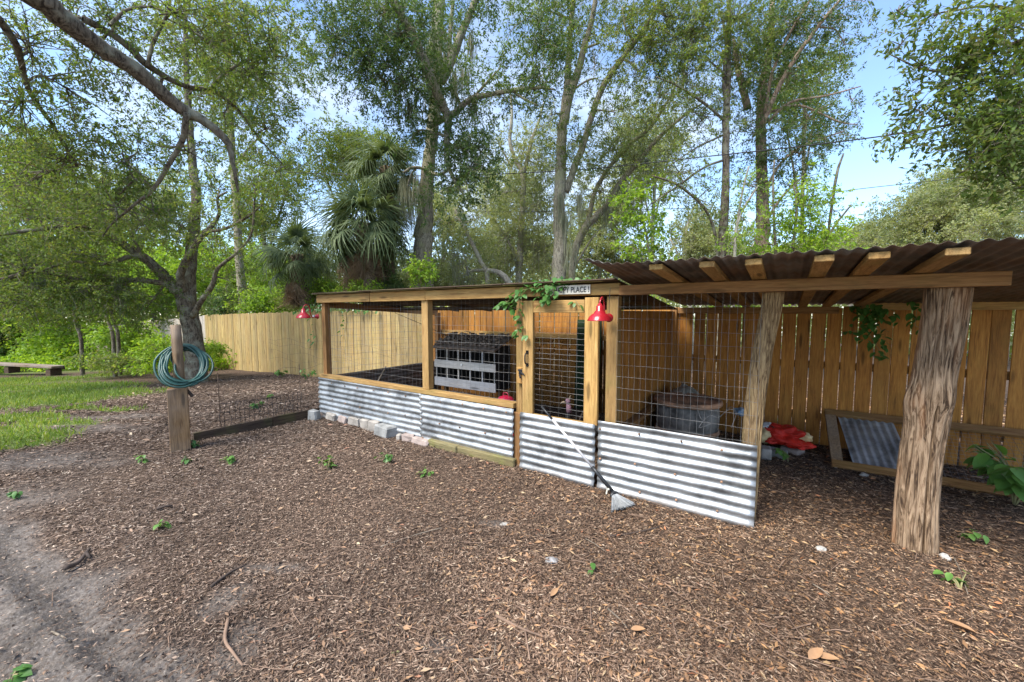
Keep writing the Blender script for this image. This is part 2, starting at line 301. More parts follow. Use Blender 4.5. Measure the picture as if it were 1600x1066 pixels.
# ------------------------------------------------------------------ mesh helpers
class MB:
    def __init__(s): s.v = []; s.f = []
    def add(s, vs, fs):
        o = len(s.v); s.v += [tuple(q) for q in vs]; s.f += [tuple(i+o for i in f) for f in fs]
    def box(s, c, size, rot=None, ch=.004):
        hx, hy, hz = (q/2 for q in size); ch = min(ch, hx*.45, hy*.45, hz*.45)
        vs = []; idx = {}
        for sx in (-1, 1):
            for sy in (-1, 1):
                for sz in (-1, 1):
                    for a in range(3):
                        p = [sx*(hx-ch), sy*(hy-ch), sz*(hz-ch)]; p[a] = (sx*hx, sy*hy, sz*hz)[a]
                        idx[sx, sy, sz, a] = len(vs); vs.append(p)
        fs = []
        for a in range(3):
            b, c2 = (a+1) % 3, (a+2) % 3
            for sg in (-1, 1):
                q = []
                for (i, j) in ((-1, -1), (1, -1), (1, 1), (-1, 1)):
                    k = [0]*3; k[a] = sg; k[b] = i; k[c2] = j; q.append(idx[k[0], k[1], k[2], a])
                fs.append(q if sg > 0 else q[::-1])
            for i in (-1, 1):
                for j in (-1, 1):
                    q = []
                    for e, axf in ((-1, b), (1, b), (1, c2), (-1, c2)):
                        k = [0]*3; k[a] = e; k[b] = i; k[c2] = j; q.append(idx[k[0], k[1], k[2], axf])
                    fs.append(q if i*j > 0 else q[::-1])
        for sx in (-1, 1):
            for sy in (-1, 1):
                for sz in (-1, 1):
                    q = [idx[sx, sy, sz, a] for a in range(3)]; fs.append(q if sx*sy*sz > 0 else q[::-1])
        M = rot if rot is not None else Matrix.Identity(3)
        cc = Vector(c); s.add([M @ Vector(q) + cc for q in vs], fs)
    def bar(s, a, b, w, h, ch=.004, up=(0, 0, 1)):
        a, b = Vector(a), Vector(b); x = (b-a).normalized(); u0 = Vector(up)
        if abs(x.dot(u0)) > .99: u0 = Vector((1, 0, 0))
        y = u0.cross(x).normalized(); z = x.cross(y)
        s.box((a+b)/2, ((b-a).length, w, h), Matrix((x, y, z)).transposed(), ch)
    def tube(s, pts, rad, n=8, cap=True):
        pts = [Vector(p) for p in pts]; m = len(pts)
        if not hasattr(rad, '__len__'): rad = [rad]*m
        t0 = (pts[1]-pts[0]).normalized(); ref = Vector((0, 0, 1)) if abs(t0.z) < .9 else Vector((1, 0, 0))
        nx = ref.cross(t0).normalized(); vs = []
        for i in range(m):
            t = (pts[min(i+1, m-1)]-pts[max(i-1, 0)]).normalized()
            nx = (nx - t*nx.dot(t)); nx = nx.normalized() if nx.length > 1e-6 else t.orthogonal().normalized(); ny = t.cross(nx)
            for j in range(n):
                a = 2*math.pi*j/n; vs.append(pts[i] + (nx*math.cos(a)+ny*math.sin(a))*rad[i])
        fs = [(i*n+j, i*n+(j+1) % n, (i+1)*n+(j+1) % n, (i+1)*n+j) for i in range(m-1) for j in range(n)]
        if cap: fs += [tuple(range(n))[::-1], tuple((m-1)*n+j for j in range(n))]
        s.add(vs, fs)
    def lathe(s, prof, c=(0, 0, 0), n=24, rot=None):
        vs = []; c = Vector(c); M = rot if rot is not None else Matrix.Identity(3)
        for r, z in prof:
            for j in range(n):
                a = 2*math.pi*j/n; vs.append(M @ Vector((r*math.cos(a), r*math.sin(a), z)) + c)
        s.add(vs, [(i*n+j, i*n+(j+1) % n, (i+1)*n+(j+1) % n, (i+1)*n+j) for i in range(len(prof)-1) for j in range(n)])
    def build(s, name, mat, parent=None, smooth=False):
        me = bpy.data.meshes.new(name); me.from_pydata(s.v, [], s.f); return link(name, me, mat, parent, smooth)
def link(name, me, mat, parent=None, smooth=False):
    if mat is not None and not me.materials: me.materials.append(MATS[mat] if isinstance(mat, str) else mat)
    if smooth: me.polygons.foreach_set('use_smooth', np.ones(len(me.polygons), bool))
    me.update(); o = bpy.data.objects.new(name, me); COL.objects.link(o)
    if parent is not None: o.parent = parent
    return o
def npmesh(name, v, quads):
    v = np.asarray(v, np.float32).reshape(-1, 3); q = np.asarray(quads, np.int32).reshape(-1, 4)
    me = bpy.data.meshes.new(name); me.vertices.add(len(v)); me.vertices.foreach_set('co', v.ravel())
    me.loops.add(q.size); me.loops.foreach_set('vertex_index', q.ravel())
    me.polygons.add(len(q)); me.polygons.foreach_set('loop_start', np.arange(0, q.size, 4, dtype=np.int32))
    me.update(calc_edges=True); return me
def tag(o, label=None, cat=None, group=None, kind=None):
    if label: o['label'] = label
    if cat: o['category'] = cat
    if group: o['group'] = group
    if kind: o['kind'] = kind
    return o
def thing(name, label, cat, loc=(0, 0, 0), rz=0, group=None):
    o = bpy.data.objects.new(name, None); o.empty_display_size = .2; COL.objects.link(o); o.location = loc; o.rotation_euler = (0, 0, rz)
    return tag(o, label, cat, group)
def local(name, label, cat, group=None, s=0, d=0, z=0):      # a thing in the coop's frame
    return thing(name, label, cat, WLD(s, d, z), RZ, group)
def spline(pts, k=5):
    P = [np.array(p, float) for p in pts]; P = [2*P[0]-P[1]] + P + [2*P[-1]-P[-2]]; out = []
    for i in range(1, len(P)-2):
        for j in range(k):
            t = j/k; a, b, c, d = P[i-1:i+3]
            out.append(.5*((2*b)+(c-a)*t+(2*a-5*b+4*c-d)*t*t+(3*b-a-3*c+d)*t**3))
    out.append(P[-2]); return np.array(out)
def unit(v): return v/np.maximum(1e-9, np.linalg.norm(v, axis=-1, keepdims=True))
def leaf_quads(c, d, nrm, L, Wd, fold=.25):
    # folded rhombic leaves: c base points, d directions, nrm normals
    d = unit(d); side = unit(np.cross(d, nrm)); n = unit(np.cross(side, d)); L = L[:, None]; Wd = Wd[:, None]
    b = c; t = c + d*L; m = c + d*L*.45
    l = m + side*Wd*.5 + n*Wd*fold; r = m - side*Wd*.5 + n*Wd*fold
    v = np.stack([b, r, t, l], 1).reshape(-1, 3); return v, np.arange(len(c)*4).reshape(-1, 4)
def noisy_lump(name, mat, c, size, seed=0, amp=.25, parent=None, sub=3, flat=None, rz=0):
    bm = bmesh.new(); bmesh.ops.create_icosphere(bm, subdivisions=sub, radius=1)
    from mathutils import noise as mn
    for q in bm.verts:
        k = 1 + amp*mn.noise(q.co*1.6 + Vector((seed*3.1, seed*1.7, 0))) + amp*.4*mn.noise(q.co*4 + Vector((seed, 0, 0))) - (.16*max(0, 1-abs(mn.noise(q.co*2.6+Vector((seed*2, 0, 3))))*5) if 'bag' in name or 'sack' in str(mat) else 0)
        q.co = Vector((q.co.x*size[0]*k, q.co.y*size[1]*k, q.co.z*size[2]*k))
        if flat is not None: q.co.z = max(q.co.z, flat)
    bmesh.ops.rotate(bm, verts=bm.verts, cent=(0, 0, 0), matrix=Matrix.Rotation(rz, 3, 'Z'))
    me = bpy.data.meshes.new(name); bm.to_mesh(me); bm.free(); o = link(name, me, mat, parent, True); o.location = c; return o

# ------------------------------------------------------------------ ground, mulch, grass
def axis_coords(lo, hi, step, far):
    a = list(np.arange(lo, hi+1e-6, step)); s = step; x = hi
    while x < far: s *= 1.25; x += s; a.append(x)
    s = step; x = lo
    while x > -far: s *= 1.25; x -= s; a.insert(0, x)
    return np.array(a)
gx, gy = axis_coords(-8.5, 6.5, .05, 260), axis_coords(.7, 9.5, .045, 260)
gx = np.unique(np.concatenate([gx[(gx < -4.2) | (gx > -.4)], np.arange(-4.2, -.4, .017)])); gy = np.unique(np.concatenate([gy[(gy < 1.2) | (gy > 3.9)], np.arange(1.2, 3.9, .015)]))
X, Y = np.meshgrid(gx, gy); nx_, ny_ = len(gx), len(gy)
gv = np.stack([X, Y, terr(X, Y)], -1).reshape(-1, 3)
ii = (np.arange(ny_-1)[:, None]*nx_ + np.arange(nx_-1)[None]).ravel()
gm = npmesh('ground', gv, np.stack([ii, ii+1, ii+nx_+1, ii+nx_], 1))
for nm, f in (('sand', sand_mask), ('grass', grass_mask)):
    at = gm.attributes.new(nm, 'FLOAT', 'POINT'); at.data.foreach_set('value', f(X, Y).ravel().astype(np.float32))
tag(link('ground', gm, 'ground', None, True), kind='structure')
def scatter(n, rmin, rmax, ang=58):
    # ground points in the view wedge, denser near the camera
    u = RNG.random(n); r = rmin*(rmax/rmin)**u; a = R(ang)*(2*RNG.random(n)-1); return r*np.sin(a), r*np.cos(a), r
def flakes(name, n, rmin, rmax, L0, L1, asp, mat, keep, lift=.012, tilt=.45):
    x, y, r = scatter(n, rmin, rmax); k = RNG.random(n) < keep(x, y); x, y, r = x[k], y[k], r[k]; m = len(x)
    c = np.stack([x, y, terr(x, y) + lift*RNG.random(m)**1.5 + .004], 1)
    a = RNG.random(m)*2*np.pi; d = np.stack([np.cos(a), np.sin(a), tilt*.7*(RNG.random(m)-.45)], 1)
    nr = np.stack([tilt*RNG.normal(size=m), tilt*RNG.normal(size=m), np.ones(m)], 1)
    L = L0 + (L1-L0)*RNG.random(m)**2; L = L*np.clip(r/4.5, .8, 2.0)*(.7+.6*fbm(x*1.3, y*1.3, 77))
    v, q = leaf_quads(c, d, nr, L, L*asp*(.6+.8*RNG.random(m)), .2)
    return tag(link(name, npmesh(name, v, q), mat), kind='stuff')
inside = lambda x, y: (((x-A0[0])*V[0]+(y-A0[1])*V[1]) > .05) & (((x-A0[0])*V[0]+(y-A0[1])*V[1]) < 2.6) & (((x-A0[0])*U[0]+(y-A0[1])*U[1]) < 4.7) & (((x-A0[0])*U[0]+(y-A0[1])*U[1]) > 0)
keep_m = lambda x, y: np.where(inside(x, y), .2, 1)*(1-.84*sand_mask(x, y))*(1-.9*grass_mask(x, y))
flakes('mulch', 440000, 1.35, 14, .012, .038, .28, 'mulch', keep_m)
flakes('mulch_shreds', 260000, 1.35, 12, .02, .06, .11, 'mulch', keep_m, .018, .5)
flakes('leaf_litter', 27000, 1.35, 12, .025, .07, .27, 'dead_leaf', lambda x, y: np.clip(.3+.25*(x+2), .12, 1)*(1-.9*sand_mask(x, y))*(1-.8*grass_mask(x, y))*np.where(inside(x, y), .3, 1), .02, .6)
def grass_patch(n):
    x = -19 + 15.5*RNG.random(n); y = 4.6 + 9.5*RNG.random(n); k = (RNG.random(n) < grass_mask(x, y)*(.35+.65*sstep(.35, .6, fbm(x*5, y*5, 31)))) & (np.abs(x/y) < 1.4); x, y = x[k], y[k]; m = len(x)
    c = np.stack([x, y, terr(x, y)-.005], 1); d = np.stack([RNG.normal(size=m)*.5, RNG.normal(size=m)*.5, np.ones(m)], 1)
    L = .05 + .09*RNG.random(m)**1.5; v, q = leaf_quads(c, d, RNG.normal(size=(m, 3)), L, .012+.006*RNG.random(m), .1)
    tag(link('grass', npmesh('grass', v, q), 'grass'), kind='stuff')
grass_patch(190000)

# ------------------------------------------------------------------ the fences behind
def board_mesh(h, w, t, seed):
    rr = random.Random(seed); m = MB(); dz = rr.uniform(-.018, .018)
    m.box((0, 0, h/2+dz), (w, t, h), None, .004); me = bpy.data.meshes.new('board'); me.from_pydata(m.v, [], m.f); return me
def fence(name, label, mat, s0, s1, top, base, gap, d=2.65, w=.14, seed=1, group=None):
    t = local(name, label, 'fence', group); rr = random.Random(seed); s = s0
    meshes = {}
    while s < s1:
        z0, z1 = base(s), top(s); h = round((z1-z0)*20)/20; wv = rr.choice((w, w, w-.004)); k = (h, wv, rr.randrange(3))
        if k not in meshes:
            meshes[k] = board_mesh(h, wv, .018, hash(k) & 999); meshes[k].materials.append(MATS[mat])
        o = bpy.data.objects.new('board', meshes[k]); COL.objects.link(o); o.parent = t
        o.location = (s+w/2, d+rr.uniform(-.005, .005), z1-h+rr.uniform(-.008, .008)); o.rotation_euler = (0, rr.uniform(-.006, .006), rr.uniform(-.02, .02)); s += w+gap*rr.uniform(.5, 1.6)
    return t
ground_s = lambda s: Z(WLD(s, 2.65)) - .03
ftan_top = lambda s: float(np.interp(s, [-14.9, -12.4, -8.2, -4.8, -.5, .5], [1.40, 1.53, 1.63, 1.68, 1.68, 1.68]))
f1 = fence('wooden_fence', 'pale tan upright board fence running left from behind the coop', 'fence_tan', -12.4, -.42, ftan_top, ground_s, .004, seed=2)
for a, b in ((-12.3, -6), (-6, -.5)):
    for z in (.45, 1.3):
        m = MB(); m.bar((a, 2.71, ftan_top(a)-1.75+z), (b, 2.71, ftan_top(b)-1.75+z), .04, .09); m.build('rail', 'pine_x', f1)
f2 = fence('wooden_fence', 'brown board fence behind nest box and lean-to, light showing between its boards', 'fence_brown', -.40, 9.2,
           lambda s: 1.72 if s < 6.6 else 1.77, lambda s: ground_s(s), .008, seed=3)
m = MB(); m.bar((6.62, 2.60, 1.785), (9.3, 2.60, 1.785), .14, .03); m.build('cap_rail', 'pine_x', f2)
m = MB(); m.bar((6.70, 2.615, 1.715), (9.3, 2.615, 1.715), .045, .085); m.build('rail', 'pine_x', f2)
m = MB(); m.bar((4.72, 2.61, 1.675), (6.55, 2.61, 1.675), .045, .085); m.build('rail', 'oldpine_x', f2)
for z in (.35, 1.0):
    m = MB(); m.bar((-.4, 2.69, z), (9.2, 2.69, z), .04, .09); m.build('rail', 'oldpine_x', f2)
m = MB(); m.bar((0.0, 2.61, 1.24), (4.2, 2.61, 1.24), .04, .09); m.build('rail', 'pine_x', f2)
m = MB(); m.bar((4.69, 2.585, 0), (4.69, 2.585, 1.72), .09, .09); m.build('post', 'oldpine_z', f2)
fgrey_top = lambda s: float(np.interp(s, [-31, -30, -23.7, -14.9, -12.4], [.65, .72, 1.03, 1.40, 1.53]))
f3 = fence('wooden_fence', 'weathered grey board fence at the far left beyond the oak', 'fence_grey', -31.2, -12.42, fgrey_top, ground_s, .006, seed=4)
for z in (.4, 1.3):
    m = MB(); m.bar((-31, 2.71, fgrey_top(-31)-1.8+z), (-12.45, 2.71, fgrey_top(-12.4)-1.8+z), .04, .09); m.build('rail', 'weathered_x', f3)

# ------------------------------------------------------------------ chicken coop with lean-to
coop = local('chicken_coop', 'long timber and wire chicken coop skirted with corrugated metal under a lean-to roof', 'chicken coop')
def P(name, mat, *bars, parent=None, smooth=False):
    m = MB()
    for b in bars: m.bar(*b)
    return m.build(name, mat, parent or coop, smooth)
def wire_panel(name, x0, x1, z0, z1, dx, dz, d, mat='wire', parent=None, seed=0, rad=.00115, axis='x', zfun=None, wob=.003):
    rr = random.Random(seed); m = MB()
    def pt(a, z): return (a, d+rr.uniform(-wob, wob), z) if axis == 'x' else (d+rr.uniform(-wob, wob), a, z)
    n = max(1, round((x1-x0)/dx)); k = max(1, round((z1-z0)/dz))
    for i in range(n+1):
        a = x0+(x1-x0)*i/n
        m.tube([pt(a+rr.uniform(-wob, wob)*1.4, z0+(z1-z0)*j/5) for j in range(6)], rad, 4, False)
    for j in range(k+1):
        z = z0+(z1-z0)*j/k
        m.tube([pt(x0+(x1-x0)*i/10, z+rr.uniform(-wob, wob)) for i in range(11)], rad, 4, False)
    o = m.build(name, mat, parent or coop); o['kind'] = 'stuff'; return o
def corrugated(name, x0, x1, z0, z1, d, mat, parent=None, seed=0, pitch=.076, amp=.0082, dent=.013, drop=None):
    # sheet in the x-z plane at depth d, ribs running along x
    nx, nz = max(10, int((x1-x0)/.045)), int((z1-z0)/pitch*10)
    a = np.linspace(x0, x1, nx+1); b = np.linspace(0, 1, nz+1); AA, BB = np.meshgrid(a, b)
    zz = z0 + (z1-z0)*BB
    if drop is not None: zz = zz + drop*((AA-x0)/(x1-x0))*(1-BB)
    ph = 2*np.pi*(zz-z0)/pitch
    off = -amp*np.cos(ph) + dent*2*(fbm(AA*1.7+seed*7, zz*3+seed, 40+seed)-.5) + dent*.9*(fbm(AA*6+seed*3, zz*7, 50+seed)-.5)
    off -= .02*sstep(.25, 0, BB)*(fbm(AA*2.2+seed, AA*0, 60+seed)-.4)
    zz = zz + .008*(fbm(AA*3+seed, AA*0+3, 70+seed)-.5)*(BB < .02)
    v = np.stack([AA, d+off, zz], -1).reshape(-1, 3); ii = (np.arange(nz)[:, None]*(nx+1)+np.arange(nx)[None]).ravel()
    o = link(name, npmesh(name, v, np.stack([ii, ii+1, ii+nx+2, ii+nx+1], 1)), mat, parent or coop, True)
    so = o.modifiers.new('thick', 'SOLIDIFY'); so.thickness = .0012; return o
# posts, sill, beams
P('post', 'oldpine_z', ((.06, .045, 0), (.06, .045, 1.80), .09, .09))
P('post', 'pine_z', ((2.32, .02, .685), (2.32, .02, 1.795), .09, .11))
P('post', 'pine_z', ((3.715, .03, .0), (3.715, .03, 1.795), .09, .075))
P('post', 'pine_z', ((4.725, .03, .0), (4.725, .03, 1.795), .09, .11))
P('sill', 'pine_x', ((0.0, -.008, .655), (3.67, -.008, .655), .10, .055))
P('beam', 'pine_x', ((-.03, -.03, 1.855), (1.28, -.03, 1.855), .045, .12))
P('beam', 'pine_x', ((1.29, -.03, 1.855), (2.36, -.03, 1.857), .045, .125))
P('beam', 'pine_x', ((2.363, -.03, 1.855), (3.69, -.03, 1.857), .045, .115))
P('beam', 'pine_x', ((3.693, -.03, 1.858), (4.80, -.03, 1.858), .045, .105))
P('beam', 'oldpine_x', ((4.803, -.055, 1.843), (7.08, -.055, 1.843), .045, .085))
P('kick_board', 'oldpine_z', ((3.715, -.045, -.03), (3.715, -.045, .59), .035, .085))
# side wall (left) with its own metal skirt, top rail and mesh
P('rail', 'oldpine_y', ((.05, .09, 1.77), (.05, 2.5, 1.64), .04, .10))
P('post', 'oldpine_z', ((.06, 2.5, 0), (.06, 2.5, 1.64), .09, .09))
side = corrugated('side_skirt', 0, 2.5, .0, .64, 0, 'roof_metal', seed=9); side.rotation_euler = (0, 0, R(90)); side.location = (.02, 0, 0)
wire_panel('wire_mesh', .08, 2.5, .64, 1.70, .075, .105, .03, seed=5, axis='y')
# roof over the left bays
m = MB()
for i in range(6): m.bar((.02+i*.79, -.005, 1.895), (.02+i*.79, 2.3, 1.675), .04, .03)
m.build('roof_batten', 'damp_x', coop)
zr = lambda d: 1.925-.1*d
m = MB()
for i in range(4):
    a = -.04+i*1.21; m.box((a+.6, .75 if i == 0 else 1.1, zr(.75 if i == 0 else 1.1)), (1.2, 1.75 if i == 0 else 2.5, .012), Matrix.Rotation(-.1, 3, 'X'), .002)
m.build('roof_sheet', 'damp_x', coop)
for a, b in ((-.06, 1.36), (1.38, 2.9), (2.92, 4.66)):
    P('roof_edge', 'mossy_x', ((a, -.075, 1.929), (b, -.075, 1.929+.003), .07, .016))
P('ceiling_joist', 'damp_x', ((.1, .7, 1.79), (4.66, .7, 1.79), .04, .06)); P('ceiling_joist', 'damp_x', ((.1, 1.5, 1.71), (4.66, 1.5, 1.71), .04, .06))
# mesh
wire_panel('wire_mesh', .11, 2.27, .68, 1.80, .07, .105, .06, seed=1)
wire_panel('wire_mesh', 2.37, 3.67, .68, 1.80, .07, .105, .06, seed=2)
wire_panel('wire_mesh', 4.78, 5.88, .55, 1.80, .052, .105, -.028, seed=3)
# metal skirts
corrugated('metal_skirt', -.01, 2.30, .01, .632, -.075, 'galvanised', seed=1)
corrugated('metal_skirt', 2.275, 3.69, -.02, .628, -.088, 'galvanised', seed=2)
p4 = corrugated('metal_skirt', 4.635, 5.893, -.045, .655, -.085, 'galvanised', seed=4, dent=.017, drop=.05)
for x0, x1, dd in ((.03, 2.25, -.086), (2.31, 3.64, -.099), (4.68, 5.86, -.096)):
    m = MB()
    for zc in (.08, .31, .58):
        for i in range(int((x1-x0)/.33)+1):
            x = x0+i*.33+random.uniform(-.03, .03); z = zc+random.uniform(-.015, .015); m.lathe([(.0, .006), (.007, .005), (.010, 0), (.010, -.006)], c=(min(x, x1), dd, z), n=8, rot=Matrix.Rotation(R(90), 3, 'X'))
    o = m.build('screws', 'rusty_plate', coop, True); o['kind'] = 'stuff'
# the door
door = bpy.data.objects.new('door', None); COL.objects.link(door); door.parent = coop
P('stile', 'pine_z', ((3.865, -.07, .58), (3.865, -.07, 1.765), .04, .125), parent=door)
P('stile', 'pine_z', ((4.555, -.07, .60), (4.555, -.07, 1.785), .04, .135), parent=door)
P('rail', 'pine_x', ((3.93, -.072, 1.705), (4.485, -.072, 1.705), .036, .12), parent=door)
P('rail', 'pine_x', ((3.93, -.072, .57), (4.485, -.072, .57), .036, .09), parent=door)
wire_panel('wire_mesh', 3.92, 4.49, .60, 1.66, .1, .052, -.05, parent=door, seed=6)
corrugated('kick_plate', 3.785, 4.612, -.03, .615, -.108, 'galvanised', parent=door, seed=3, drop=-.01)
m = MB(); m.tube(spline([(3.865, -.09, 1.12), (3.865, -.13, 1.135), (3.865, -.14, 1.18), (3.865, -.13, 1.225), (3.865, -.09, 1.24)]), .007, 8)
m.box((3.865, -.094, 1.115), (.028, .008, .035)); m.box((3.865, -.094, 1.245), (.028, .008, .035)); m.build('handle', 'iron', door, True)
m = MB(); m.box((3.745, -.03, .99), (.07, .06, .17)); m.build('latch_block', 'pine_z', coop)
m = MB(); m.box((3.77, -.066, 1.03), (.05, .012, .055)); m.tube([(3.74, -.07, 1.05), (3.80, -.1, 1.03), (3.83, -.1, 1.01)], .008, 6); m.tube([(3.76, -.075, 1.0), (3.78, -.09, .97)], .009, 6); m.build('latch', 'iron', coop)
# log posts
def log_post(name, mat, base, top, r0, r1, seed, parent, knot=None, crack=None, lump=.05, label=None):
    nz, na = 130, 150; zz = np.linspace(0, 1, nz); aa = np.linspace(0, 2*np.pi, na, endpoint=False); Zg, Ag = np.meshgrid(zz, aa, indexing='ij')
    b, t = np.array(base), np.array(top)
    rr = (r0+(r1-r0)*Zg)
    ca, sa = np.cos(Ag), np.sin(Ag)
    rr = rr*(1 + lump*2*(fbm(ca*1.2+5+seed, sa*1.2+Zg*2.5, seed)-.5)) + .022*(fbm(Ag*7.1, Zg*3.2+seed, seed+4)-.5)*np.minimum(1, np.minimum(Ag, 2*np.pi-Ag)*6) 
    if knot is not None:
        for (za, an, w, h) in knot: rr = rr + h*np.exp(-((Zg-za)/w)**2 - ((np.angle(np.exp(1j*(Ag-an))))/.6)**2)
    if crack is not None:
        for (an, zlo, zhi, dep) in crack:
            an_ = an + .10*np.sin(Zg*7)*.6; rr = rr - dep*np.exp(-((np.angle(np.exp(1j*(Ag-an_))))/.045)**2)*sstep(zlo, zlo+.06, Zg)*sstep(zhi, zhi-.06, Zg)
    rr = rr*(1+.12*np.exp(-Zg*14))
    bend = .018*np.sin(Zg*5+seed)
    c = b[None, None]+(t-b)[None, None]*Zg[..., None]
    v = c + np.stack([rr*ca+bend, rr*sa, 0*rr], -1)
    v = v.reshape(-1, 3); i = np.arange(nz-1)[:, None]*na; j = np.arange(na)[None]; q = np.stack([i+j, i+(j+1) % na, i+na+(j+1) % na, i+na+j], -1).reshape(-1, 4)
    return link(name, npmesh(name, v, q), mat, parent, True)
bs, ts = GL(1434, 872), LOC(1481, 452, .02)
log_post('log_post', 'log_cedar', (bs[0], bs[1]+.10, -.05), (ts[0], .10, 1.80), .112, .104, 3, coop,
         knot=[(.62, -1.1, .06, .026), (.60, -2.7, .06, .028), (.53, 0, .05, .01), (.25, -2.3, .1, .012)], crack=[(-1.40, -.02, .62, .06), (-2.3, .1, .5, .02), (-1.9, .6, .95, .015)])
ts2 = LOC(1207, 462, .10)
log_post('log_post', 'log_bark', (5.80, .10, -.05), (ts2[0], .10, 1.80), .067, .066, 8, coop, lump=.09, knot=[(.7, -1, .04, .008), (.4, -2, .05, .01)])
# lean-to roof: rafters laid flat, sheet above
SL = -.068
zraf = lambda d: 1.887+.019+SL*d
for px, py in ((1024, 428), (1104, 421), (1177, 409), (1288, 406), (1374, 402), (1497, 397)):
    df = -.78
    for _ in range(6):
        s = LOC(px, py, df)[0]; df = -.80+.16*min(1.1, (s-4.2)/2.8)
    P('rafter', 'pine_y', ((s, df, zraf(df)), (s, 2.56, zraf(2.56)), .089, .038))
sL = LOC(904, 415, -.85)[0]
def roof_sheet():
    x0, x1, pitch = sL, 8.3, .068; nx = int((x1-x0)/pitch*8); ny = 16
    a = np.linspace(x0, x1, nx+1); b = np.linspace(-.835, 2.75, ny+1); AA, BB = np.meshgrid(a, b)
    edge = sstep(.35, 0, AA-x0)
    zz = zraf(0)+SL*BB + .028 + .007*np.cos(2*np.pi*(AA-x0)/pitch) + .012*(fbm(AA*1.5, BB*2, 80)-.5) + .05*edge*edge*sstep(.6, -.9, BB)
    zz = zz - .075*sstep(6.9, 7.5, AA)*sstep(.6, -.8, BB); kf = np.clip((AA-x0)/(7-x0), 0, 1.3)*.17; BB = BB + kf*(2.75-BB)/3.585 + .025*(fbm(AA*1.2, AA*0, 81)-.5)*(BB < -.825)
    v = np.stack([AA, BB, zz], -1).reshape(-1, 3); ii = (np.arange(ny)[:, None]*(nx+1)+np.arange(nx)[None]).ravel()
    o = link('lean_to_roof', npmesh('lean_to_roof', v, np.stack([ii, ii+1, ii+nx+2, ii+nx+1], 1)), 'roof_metal', coop, True)
    so = o.modifiers.new('thick', 'SOLIDIFY'); so.thickness = .0012
roof_sheet()
# partition wall between door bay and lean-to
pt = bpy.data.objects.new('partition', None); COL.objects.link(pt); pt.parent = coop
bmesh_ = board_mesh(1.66, .15, .018, 5); bmesh_.materials.append(MATS['fence_brown'])
for i in range(16):
    o = bpy.data.objects.new('board', bmesh_); COL.objects.link(o); o.parent = pt; o.location = (4.70+random.uniform(-.004, .004), .2+i*.156, 0); o.rotation_euler = (0, 0, R(90))
P('ledge', 'oldpine_y', ((4.76, .16, .52), (4.76, 2.5, .52), .10, .04), parent=pt)

# ------------------------------------------------------------------ things in and on the coop
def nest_box():
    sA, dA, zA = LOC(680, 546, .85); sB = LOC(774, 546, .85)[0]
    zt = LOC(727, 546, .85)[2]; zb = LOC(680, 590, .85)[2]-.1
    t = local('nesting_box', 'white fronted nesting box with two rows of dark openings and a dirty sloping roof', 'nesting box', s=sA, d=.85)
    w = sB-sA; zlow = zb; H = zt-zlow
    def bd(name, mat, c, sz, par=t, rot=None):
        m = MB(); m.box(c, sz, rot); return m.build(name, mat, par)
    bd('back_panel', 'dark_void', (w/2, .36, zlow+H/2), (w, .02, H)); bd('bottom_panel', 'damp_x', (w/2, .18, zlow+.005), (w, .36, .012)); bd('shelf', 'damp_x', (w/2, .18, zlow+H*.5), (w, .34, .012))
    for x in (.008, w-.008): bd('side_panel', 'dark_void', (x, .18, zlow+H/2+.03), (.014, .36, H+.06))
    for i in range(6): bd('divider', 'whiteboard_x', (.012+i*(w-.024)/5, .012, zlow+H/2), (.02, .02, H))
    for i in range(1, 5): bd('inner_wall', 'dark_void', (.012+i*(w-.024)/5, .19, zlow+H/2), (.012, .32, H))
    bd('perch_board', 'whiteboard_x', (w/2, -.006, zlow+.055), (w+.02, .018, .13)); bd('perch_board', 'whiteboard_x', (w/2, -.006, zlow+H*.58), (w+.02, .018, .115))
    bd('knob', 'porcelain', (w*.48, -.022, zlow+H*.6), (.03, .02, .03))
    r = bd('roof', 'debris', (w/2, .17, zlow+H+.09), (w+.04, .46, .03), rot=Matrix.Rotation(R(22), 3, 'X'))
    v = []; rr = random.Random(4); m = MB()
    for i in range(160):
        x = rr.uniform(0, w); y = rr.uniform(-.05, .36); z = zlow+H+.06+.4*(y)*.95; m.box((x, y, z+.02), (rr.uniform(.03, .07), rr.uniform(.02, .05), .02), Matrix.Rotation(rr.uniform(0, 3), 3, 'Z') @ Matrix.Rotation(rr.uniform(-.5, .5), 3, 'X'))
    o = m.build('litter', 'debris', r); o['kind'] = 'stuff'; tag(r)
    for x in (.05, w-.05): bd('leg', 'oldpine_z', (x, .18, zlow/2-.02), (.06, .06, zlow))
    return t
nest_box()
s, d, z = LOC(600, 590, .5)
st = local('leaning_stick', 'pale stick leaning on the dark side skirt inside the left bay', 'stick', s=0, d=0)
m = MB(); a = LOC(590, 597, .5); b = LOC(603, 573, 1.15); m.tube([(a[0]-.06, .4, .02), a, b], [.014, .013, .010], 7); m.build('stick', 'twig_pale', st)
m = MB(); a = LOC(617, 489, .6); b = LOC(662, 508, .5); m.tube([a, b, (b[0]+.6, .6, b[2]-.22)], .004, 5); tag(m.build('roof_wire', 'cable_black', None), 'dark slanting wire under the roof of the left bay', 'wire').matrix_world = coop_M if False else Matrix.Translation(WLD(0, 0)) @ Matrix.Rotation(RZ, 4, 'Z')
